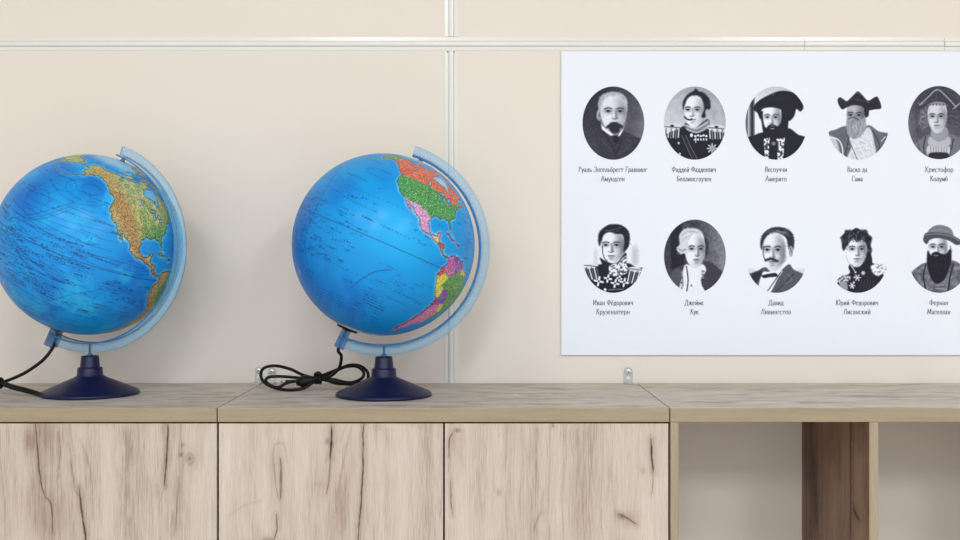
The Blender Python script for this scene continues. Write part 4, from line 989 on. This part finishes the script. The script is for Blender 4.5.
base = lerp(base, (52, 132, 66), np.clip(1.4-np.hypot((LW0+62)/16, (LT0+4)/14), 0, 1))
base = lerp(base, (196, 180, 120), np.clip(1.2-np.hypot((LW0+110)/0.1, (LT0+99)/0.1), 0, 1))
I_l = lerp(base, (192, 148, 92), np.clip(elev*0.85 + (nl-0.5)*1.8, 0, 0.9)*np.clip(elev*3, 0, 1))
I_l = lerp(I_l, (134, 82, 46), np.clip((elev-0.62)*1.6 + (nh-0.52)*3.2, 0, 0.85)*np.clip(elev*2, 0, 1))
I_l = lerp(I_l, (224, 206, 160), np.clip((nh-0.58)*5, 0, 0.5))
I_l = lerp(I_l, (72, 112, 62), np.clip((grey(1.3, 33)-0.58)*6, 0, 0.8)*(1-elev))
lakes_ = np.clip((LT0-46)/8, 0, 1)*np.clip(1.4-np.hypot((LW0+92)/30, (LT0-56)/14), 0, 1)
I_l = lerp(I_l, (110, 150, 190), np.clip((grey(1.2, 34)-0.60)*8, 0, 0.8)*lakes_)
ice = np.clip(1.3-np.hypot((LW0+42)/22, (LT0-73)/10), 0, 1); I_l = lerp(I_l, (236, 240, 244), np.maximum(ice, np.clip((-66-LT0)/3, 0, 1)))
spk = rng.random(LAT.shape)
I_l = lerp(I_l, (58, 72, 44), np.clip((spk-0.80)*6, 0, 0.55)); I_l = lerp(I_l, (238, 228, 186), np.clip((0.14-spk)*8, 0, 0.5))
bay = np.clip(1.5-np.hypot((LW0+85)/10, (LT0-59)/7), 0, 1); I1 = lerp(I1, (120, 194, 232), bay*0.85)
I1 = lerp(I1, (60, 160, 226), np.clip(1.4-np.hypot((LW0+92)/8, (LT0-25)/5), 0, 1)*0.6)
I1 = np.where(land[..., None], I_l, I1); I1 = lerp(I1, (50, 62, 66), coast*0.6)
for y_ in (49, 32.0):
    I1 = np.where(land[..., None], stroke(I1, [(-123, y_), (-95, y_ + (0 if y_ > 40 else -4))], 0.12, (120, 70, 80), 0.6), I1)

# ---- political globe
NX, NY, LW0, LT0 = warp('political'); land = lands(NX, NY, LW0, LT0); shelf = blur(land, 2); coast = land & (blur(land, 1) < 0.93)
ocean = lerp(np.ones(LAT.shape + (3,))*np.array((6, 150, 222.)), (6, 112, 200), np.clip(np.clip((grey(0.05, 23)-0.45)*1.6, 0, 1) + np.clip((-LON-140)/40, 0, 1)*0.5*np.clip((20-LAT)/30, 0, 1) + 0.5*np.clip((-LAT-5)/45, 0, 1), 0, 1))
I2 = lerp(ocean, (12, 178, 236), np.clip(1-np.hypot((LON+112)/32, (LAT-12)/24), 0, 1)*0.8)
I2 = lerp(I2, (178, 216, 240), np.clip(shelf*2.1 - 0.1, 0, 1)*(0.1+1.0*grey(0.3, 4)))
I2 = lerp(I2, (196, 222, 238), np.clip((LAT-69)/8, 0, 1)*0.75)
I2 = stroke(I2, [(-212, 0), (-81, 0)], 0.24, NAVY, 0.8)
for la in (23.4, -23.4): I2 = stroke(I2, [(-212, la), (-72, la)], 0.18, NAVY, 0.6, 42)
I2 = stroke(I2, [(-179, 58), (-150, 56), (-134, 50)], 0.16, NAVY, 0.5)
I2 = stroke(I2, [(-128, -33), (-123, -24), (-117, -17), (-110, -13)], 0.3, NAVY, 0.75)
I2 = stroke(I2, [(-179.5, 30), (-172, 8), (-172.5, -18), (-165, -40)], 0.3, NAVY, 0.6)
for la, lo in ((38, -150), (44, -148), (32, -160), (16, -150), (9, -118), (-24, -94), (-29, -98), (50, -160)):
    I2 = stroke(I2, [(lo - 8, la), (lo + 12, la - 1)], 0.35, NAVY, 0.7, 11)
I2 = lettering(I2, 270, 9, [(-200, -138, -24, 10, 2, 8, 7), (-200, -135, 14, 44, 2, 7, 1.2), (-120, -85, -34, -10, 3, 10, 1.4), (-74, -40, 12, 40, 2, 8, 1), (-179, 179, -55, 55, 3, 9, 2), (-110, -95, 8, 16, 3, 6, .5), (-212, -180, -25, 15, 3, 8, 2)], NAVY, 0.8)
def lonlat(px, py):
    u, v = (px-383.8)/91.5, (244.3-py)/91.5; t = math.radians(22.5)
    e, n_ = u*math.cos(t)-v*math.sin(t), u*math.sin(t)+v*math.cos(t)
    return -119.5 + math.degrees(math.atan2(e, math.sqrt(max(1e-6, 1-e*e-n_*n_)))), math.degrees(math.asin(n_))
for (px_, py_, wp_, nrow, st_) in ((321, 287, 9, 9, 2.6), (331, 291, 9, 8, 2.6), (340, 294, 8, 7, 2.6), (351, 305, 10, 6, 2.6), (363, 309, 8, 5, 2.6), (366, 292, 24, 4, 2.6), (371, 303, 16, 3, 2.8), (310, 270, 10, 3, 2.6), (372, 314, 9, 3, 2.8), (357, 300, 6, 2, 2.8)):
    rr = random.Random(px_*py_)
    for q in range(nrow):
        lo, la = lonlat(px_ - 0.9*q*0.4, py_ + st_*q); e_ = lo + (lonlat(px_ + wp_*0.92, py_ + wp_*0.38)[0]-lonlat(px_, py_)[0])*rr.uniform(0.75, 1); x = lo
        while x < e_:
            if rr.random() < 0.9:
                I2[int((90-la)*2), int((x+270)*2) % NLO] = np.array((8, 50, 116.))
            x += 0.5 if rr.random() < 0.85 else 1.3
P2 = np.ones(LAT.shape + (3,))*np.array((150, 170, 170.))
def region(cond, colr):
    global P2
    P2 = np.where(cond[..., None], np.array(colr, float), P2)
na = (LW0 > -170) & (LW0 < -50) & (LT0 > 7)
region(na & (LT0 > 40), (218, 104, 78))                                                   # north
us = inside(NX, NY, [(-130, 49), (-95, 49.2), (-89, 48), (-84, 46.3), (-82.5, 42.5), (-79, 43.2), (-75, 45), (-70.5, 46.5), (-66, 45), (-68, 40), (-79, 24), (-85, 28), (-96.5, 25.8), (-101, 29.5), (-106.5, 31.7), (-114.8, 32.3), (-118, 32.4), (-127, 40)])
region(us, (64, 152, 78)); region(na & (LW0 < -141) & (LT0 > 54), (104, 158, 78))
mex = na & ~us & (LT0 < 33) & (LT0 > 14.5) & (LW0 < -86.5); region(mex, (212, 150, 200))
region(na & (LT0 <= 18.0) & (LW0 > -92.3), (222, 202, 96)); region(na & (LT0 < 15.2) & (LW0 > -89), (198, 84, 70)); region(na & (LT0 < 12) & (LW0 > -86), (206, 150, 96))
region(na & (LW0 > -85.5) & (LT0 < 24) & (LT0 > 17) & (LW0 < -60), (196, 92, 110))
sa = (LW0 > -85) & (LW0 < -30) & (LT0 < 13) & ~((LT0 > 8.5) & (LW0 < -77.3))
region(sa, (72, 150, 70))
region(sa & inside(NX, NY, [(-78, 13), (-70, 12.5), (-67, 6), (-67, 1), (-70, -4), (-75, -0.5), (-80, 1.5)]), (184, 92, 164))
region(sa & inside(NX, NY, [(-72.5, 13), (-59, 11), (-60.5, 5), (-64, 1), (-67, 1), (-67.3, 6), (-72, 7.3)]), (122, 74, 168))
region(sa & inside(NX, NY, [(-59.8, 9), (-50, 6), (-52, 2), (-60, 1)]), (214, 186, 80))
region(sa & inside(NX, NY, [(-82, 1.5), (-77, 0.5), (-75.5, -1.5), (-79, -5), (-82, -3.5)]), (186, 44, 54))
region(sa & inside(NX, NY, [(-83, -3.4), (-79, -5), (-75, -1.5), (-70, -4), (-73, -9), (-69.3, -11), (-69, -17), (-70.3, -18.4), (-82, -14)]), (216, 206, 78))
region(sa & inside(NX, NY, [(-69, -11), (-65, -10), (-60, -14), (-58, -20), (-62.5, -22), (-68, -22.5), (-69.3, -17)]), (116, 70, 170))
region(sa & inside(NX, NY, [(-62.5, -20), (-58, -19.7), (-54.5, -25), (-56, -27.3), (-58, -27)]), (220, 200, 90))
region(sa & inside(NX, NY, [(-68, -22), (-62.5, -22), (-57.8, -25.5), (-54, -26), (-57.5, -31), (-58, -34), (-55, -38), (-60, -56), (-70, -56), (-73, -48), (-70.3, -36)]), (206, 112, 178))
region(sa & inside(NX, NY, [(-72, -17.5), (-68.5, -18), (-67.5, -23), (-70, -33), (-71.5, -40), (-72.5, -48), (-70, -56), (-78, -56), (-78, -30)]), (152, 44, 92))
region((LW0 > 25) & (LT0 > 50), (118, 170, 92)); region((LW0 > 75) & (LW0 < 135) & (LT0 > 20) & (LT0 < 50), (226, 170, 90)); region((LW0 > 60) & (LW0 < 90) & (LT0 < 30), (196, 120, 170))
region((LW0 > 110) & (LT0 < -10) & (LT0 > -45), (224, 170, 90)); region((LW0 > -20) & (LW0 < 52) & (LT0 < 37), (206, 184, 96)); region((LT0 < -60), (232, 238, 244)); region((LW0 > -75) & (LW0 < -15) & (LT0 > 59) & (LT0 > 75 + (LW0+75)*-0.35), (206, 214, 150))
nz2 = grey(1.6, 41)
P2 = P2*(0.82 + 0.36*nz2[..., None]) ; P2 = lerp(P2, (90, 60, 60), np.clip((grey(1.9, 42)-0.62)*5, 0, 0.4)); P2 = lerp(P2, (238, 222, 200), np.clip((grey(1.7, 43)-0.63)*6, 0, 0.45))
spk = rng.random(LAT.shape)
P2 = lerp(P2, (60, 50, 60), np.clip((spk-0.80)*6, 0, 0.5)); P2 = lerp(P2, (240, 232, 220), np.clip((0.12-spk)*8, 0, 0.45))
bay = np.clip(1.5-np.hypot((LW0+85)/10, (LT0-59)/7), 0, 1); I2 = lerp(I2, (168, 206, 232), bay*0.9)
I2 = np.where(land[..., None], P2, I2); I2 = lerp(I2, (60, 60, 100), coast*0.5)

def globe(name, loc, yaw, view_lon, img, label, group, start=17.6, drop=3.5):
    root = empty(name, loc, yaw); tag(root, label, 'globe', group)
    zc = 0.2574
    tilt = math.radians(23.5)
    # which way the camera lies, in the tilted globe's own frame
    v = cam.location - (Vector(loc) + Vector((0, 0, zc)))
    T = Matrix.Rotation(tilt, 3, 'Y')
    lv = T.transposed() @ (Matrix.Rotation(-yaw, 3, 'Z') @ v)
    spin = math.atan2(lv.y, lv.x) - math.radians(view_lon)
    la, lo = np.radians(LAT), np.radians(LON) + spin
    P = np.stack([R*np.cos(la)*np.cos(lo), R*np.cos(la)*np.sin(lo), R*np.sin(la)], -1).reshape(-1, 3)
    P = P @ np.array(T).T + np.array((0, 0, zc))
    me = fast_mesh('map_sphere', P, grid_faces(NLA, NLO, wrap=True, flip=True), lin(np.clip(img, 0, 255)).reshape(-1, 3), smooth=True)
    me.materials.append(M_globe)
    o = bpy.data.objects.new('map_sphere', me); COL.objects.link(o); o.parent = root
    # arm: a flat web with a cross flange on its inner edge, from beyond the north pin round to the south pin
    def arc(r0, r1, h, a0, a1, n=120, edge_in=1, edge_out=1, face=0):
        mb = MB(); vs = []
        for k in range(n+1):
            a = math.radians(a0 + (a1-a0)*k/n); sx, cz = math.sin(a), math.cos(a)
            for r, y in ((r0, -h), (r1, -h), (r1, h), (r0, h)): vs.append((r*sx - 1.0*R/91, y, zc - drop*R/91 + r*cz))
        for k in range(n):
            b_ = 4*k
            for i, m_ in ((0, face[0]), (1, face[1]), (2, face[0]), (3, face[2])):
                j = (i+1) % 4; mb.f.append((b_+i, b_+4+i, b_+4+j, b_+j)); mb.m.append(m_); mb.sm.append(True)
        mb.v = vs
        mb.f.append((0, 1, 2, 3)); mb.m.append(face[1]); mb.sm.append(False)
        mb.f.append((4*n+3, 4*n+2, 4*n+1, 4*n)); mb.m.append(face[1]); mb.sm.append(False)
        return mb
    k_ = R/91.0
    PM = [M_blue, M_blue_rim, M_blue_edge]
    web = arc(98.4*k_, 107.5*k_, 0.0016, start, 206.5, face=(0, 1, 0)).build('meridian_arm', PM, root)
    web['label'] = 'clear pale blue plastic arm'
    arc(96.8*k_, 98.3*k_, 0.0115, start, 205.5, face=(2, 0, 0)).build('arm_flange', PM, web)['label'] = 'deeper blue inner flange'
    ax = T @ Vector((0, 0, 1))
    pin = MB(); pin.lathe([(0.0045, 0), (0.0034, 0.0024), (0.0034, 0.0042 + (3.5-drop)*R/91)], 20, 0, Matrix.Translation((0, 0, zc)) @ T.to_4x4() @ Matrix.Translation((0, 0, R)))
    pin.build('pole_pin', M_blue_mid, web)
    S = Matrix.Translation((0, 0, zc)) @ T.to_4x4() @ Matrix.Rotation(math.pi, 4, 'X') @ Matrix.Translation((0, 0, R))
    sk = MB(); sk.lathe([(0.0195, -0.0012), (0.0175, 0.0026), (0.010, 0.0034)], 40, 0, S)
    sk.build('lamp_socket', M_cord, root)['label'] = 'black socket ring at the south pole'
    # holder block where the arm ends
    bl = MB(); q = []
    for (u, t) in ((-0.0075, 0.0036), (0.0075, 0.0036), (0.0085, 0.0365), (-0.0085, 0.0365)):
        for y in (-0.0095, 0.0095): q.append(S @ Vector((u, y, t)))
    bl.add(q, [(0, 2, 3, 1), (2, 4, 5, 3), (4, 6, 7, 5), (6, 0, 1, 7), (0, 6, 4, 2), (1, 3, 5, 7)]); bl.build('arm_holder', M_blue_mid, root, bevel=0.001)
    # foot
    st = MB(); st.lathe([(0.0061, 0.0673), (0.0042, 0.0695), (0.0022, 0.0720), (0.0020, 0.0845 + (3.5-drop)*R/91)], 20, 0, Matrix.Identity(4)); 
    st.v = [(x, y, z) for x, y, z in st.v]
    st.build('arm_stem', M_blue_mid, root)
    bs = MB()
    bs.lathe([(0.0795, 0.0003), (0.0815, 0.0012), (0.0818, 0.004), (0.0800, 0.0062), (0.0740, 0.0092), (0.0560, 0.0170), (0.0400, 0.0240), (0.0280, 0.0292), (0.0228, 0.0322), (0.0215, 0.0335),
              (0.0205, 0.0455), (0.0197, 0.0468), (0.0168, 0.0472), (0.0163, 0.0485), (0.0146, 0.0650), (0.0138, 0.0668), (0.006, 0.0672)], 96)
    bs.build('base', M_navy, root)['label'] = 'dark navy cone base'
    return root, S

def tolocal(root, pts):
    Mi = (Matrix.Translation(root.location) @ Matrix.Rotation(root.rotation_euler.z, 4, 'Z')).inverted()
    return [Mi @ p for p in pts]

GY = -0.195
def gx(px): return (px - HX)*(D + GY)/F
gB, SB = globe('political_globe', (gx(383.9), GY, TOP), math.radians(5.0), -119.5, I2, 'blue globe with red and green North America and looped black cord', 'globes standing on the cabinets')
gA, SA = globe('relief_globe', ((90 - HX)*(D - 0.178)/F, -0.178, TOP), math.radians(-12.5), -128, I1, 'blue globe with brown and green relief map of North America at left', 'globes standing on the cabinets', 20.6, 1.8)

# cords
RC = 0.0028
def cordline(seq):
    out = []
    for (px, py, d) in seq:
        p = W(px, py, d); p.z = max(p.z, TOP + RC + 0.0004); out.append(p)
    return out
def world(root, S, v):
    return Matrix.Translation(root.location) @ Matrix.Rotation(root.rotation_euler.z, 4, 'Z') @ (S @ Vector(v))

s0 = world(gB, SB, (0, 0, 0.004)); s1 = world(gB, SB, (0, -0.004, 0.039))
cb = MB()
cb.tube(tolocal(gB, [s0, s1] + cordline([(341.3, 356, 1.81), (339.5, 367, 1.83), (333, 374.5, 1.85), (325, 378, 1.86), (318, 378.5, 1.865)])), RC, 10)
cb.tube(tolocal(gB, cordline([(318, 379, 1.867), (303, 375, 1.88), (290, 369, 1.90), (275, 365.8, 1.915), (264, 368, 1.91), (260.8, 374.5, 1.90), (263, 381, 1.895), (270, 386, 1.885), (281, 389.3, 1.87), (293, 390, 1.862), (305, 387.5, 1.862), (316, 380, 1.862)])), RC, 10)
cb.tube(tolocal(gB, cordline([(317, 379, 1.872), (300, 378, 1.88), (284, 376.6, 1.885), (270, 376.9, 1.88), (265.6, 380.5, 1.875), (270, 385, 1.87), (278, 387.3, 1.87), (287, 383, 1.868), (298, 381, 1.866), (316, 379, 1.866)])), RC, 10)
cb.tube(tolocal(gB, cordline([(318, 378, 1.87), (332, 373, 1.88), (345, 367, 1.895), (357, 366.6, 1.9), (363.5, 372, 1.895), (362, 378, 1.89), (352, 382.5, 1.885), (340, 381.5, 1.875), (328, 379.5, 1.868), (319, 379, 1.865)])), RC, 10)
cb.tube(tolocal(gB, cordline([(319, 377, 1.862), (335, 370.5, 1.885), (349, 365.3, 1.9), (359, 365.5, 1.91), (366, 370, 1.91), (368.3, 376, 1.905), (366, 380.5, 1.90), (352, 384.3, 1.88), (338, 382.5, 1.87), (322, 379.5, 1.86)])), RC, 10)
cord = cb.build('power_cord', M_cord, gB); cord['label'] = 'black cord looped and tied'
tie = MB()
for px in (315.5, 318, 320.5):
    c0 = W(px, 378.8, 1.866); n_ = 14
    ring = [c0 + Vector((0.0006*math.sin(2*a), 0.0075*math.cos(a), 0.0078*math.sin(a))) for a in [2*math.pi*k/n_ for k in range(n_)]]
    tie.tube(tolocal(gB, ring), 0.0024, 8, closed=True, res=3)
c1 = W(318, 374.5, 1.858); tie.tube(tolocal(gB, [c1 + Vector((-0.005, 0, 0)), c1 + Vector((0, -0.002, 0.003)), c1 + Vector((0.005, 0, 0))]), 0.003, 8)
tie.build('cord_tie', M_cord, cord)
def plugbody(root, a, b_, parent):
    mb = MB(); A_, B_ = W(*a), W(*b_)
    mb.tube(tolocal(root, [A_.lerp(B_, t) for t in np.linspace(0, 1, 9)]), [0.005, 0.0072, 0.0098, 0.0105, 0.010, 0.0085, 0.007, 0.0055, 0.0035], 16, res=3)
    return mb.build('plug', M_cord, parent)
pb = plugbody(gB, (296.5, 382.5, 1.87), (316, 379.5, 1.868), cord)
mb = MB(); a0 = W(286, 381.5, 1.873); a1 = W(297, 381.2, 1.869)
mb.tube(tolocal(gB, [a0, a0.lerp(a1, 0.5), a1]), 0.0028, 10)
mb.tube(tolocal(gB, [a0 + Vector((-0.009, 0.001, -0.0008)), a0]), 0.0022, 10, mat=1, res=1)
mb.build('plug_pin', [M_cord, M_pin], pb)
sw = MB(); sw.tube(tolocal(gB, [W(328, 379.8, 1.862), W(336, 381.6, 1.866), W(346, 383.4, 1.872)]), [0.0036, 0.0052, 0.0056, 0.005, 0.0034], 12); sw.build('cord_switch', M_cord, cord)

s0 = world(gA, SA, (0, 0, 0.004)); s1 = world(gA, SA, (0.001, -0.006, 0.030))
ca = MB()
ca.tube(tolocal(gA, [s0, s1] + cordline([(52, 349, 1.79), (43, 360, 1.785), (28, 371, 1.79), (14, 378, 1.80), (0, 383, 1.81), (-12, 386, 1.82)])), RC, 10)
for q in range(4):
    e_ = (q % 2)*0.012; u_ = 2.2*(q // 2)
    ca.tube(tolocal(gA, cordline([(-14, 385 - u_, 1.80 + e_), (0, 384 - u_, 1.80 + e_), (12, 388 - u_, 1.80 + e_), (24, 391 - u_, 1.80 + e_*0.7), (36, 394 - u_*0.8, 1.787 + e_*0.5), (47, 397 - u_*0.6, 1.766 + e_*0.3), (58 + 3*q, 399, 1.7505 - 0.001*q)])), RC, 10)
for q in range(3):
    ca.tube(tolocal(gA, cordline([(-3, 382, 1.80), (-25, 374 + 5*q, 1.83 + 0.01*q), (-48, 376 + 4*q, 1.84), (-56, 384, 1.82), (-45, 390, 1.80), (-20, 388, 1.80), (-3, 384, 1.80)])), RC, 10)
cordA = ca.build('power_cord', M_cord, gA); cordA['label'] = 'black cord bundled beside the base'
tie = MB()
for px in (-2.5, 0.5):
    c0 = W(px, 383, 1.803); ring = [c0 + Vector((0, 0.0085*math.cos(a), 0.0075*math.sin(a))) for a in [2*math.pi*k/14 for k in range(14)]]
    tie.tube(tolocal(gA, ring), 0.0026, 8, closed=True, res=3)
tie.build('cord_tie', M_cord, cordA)
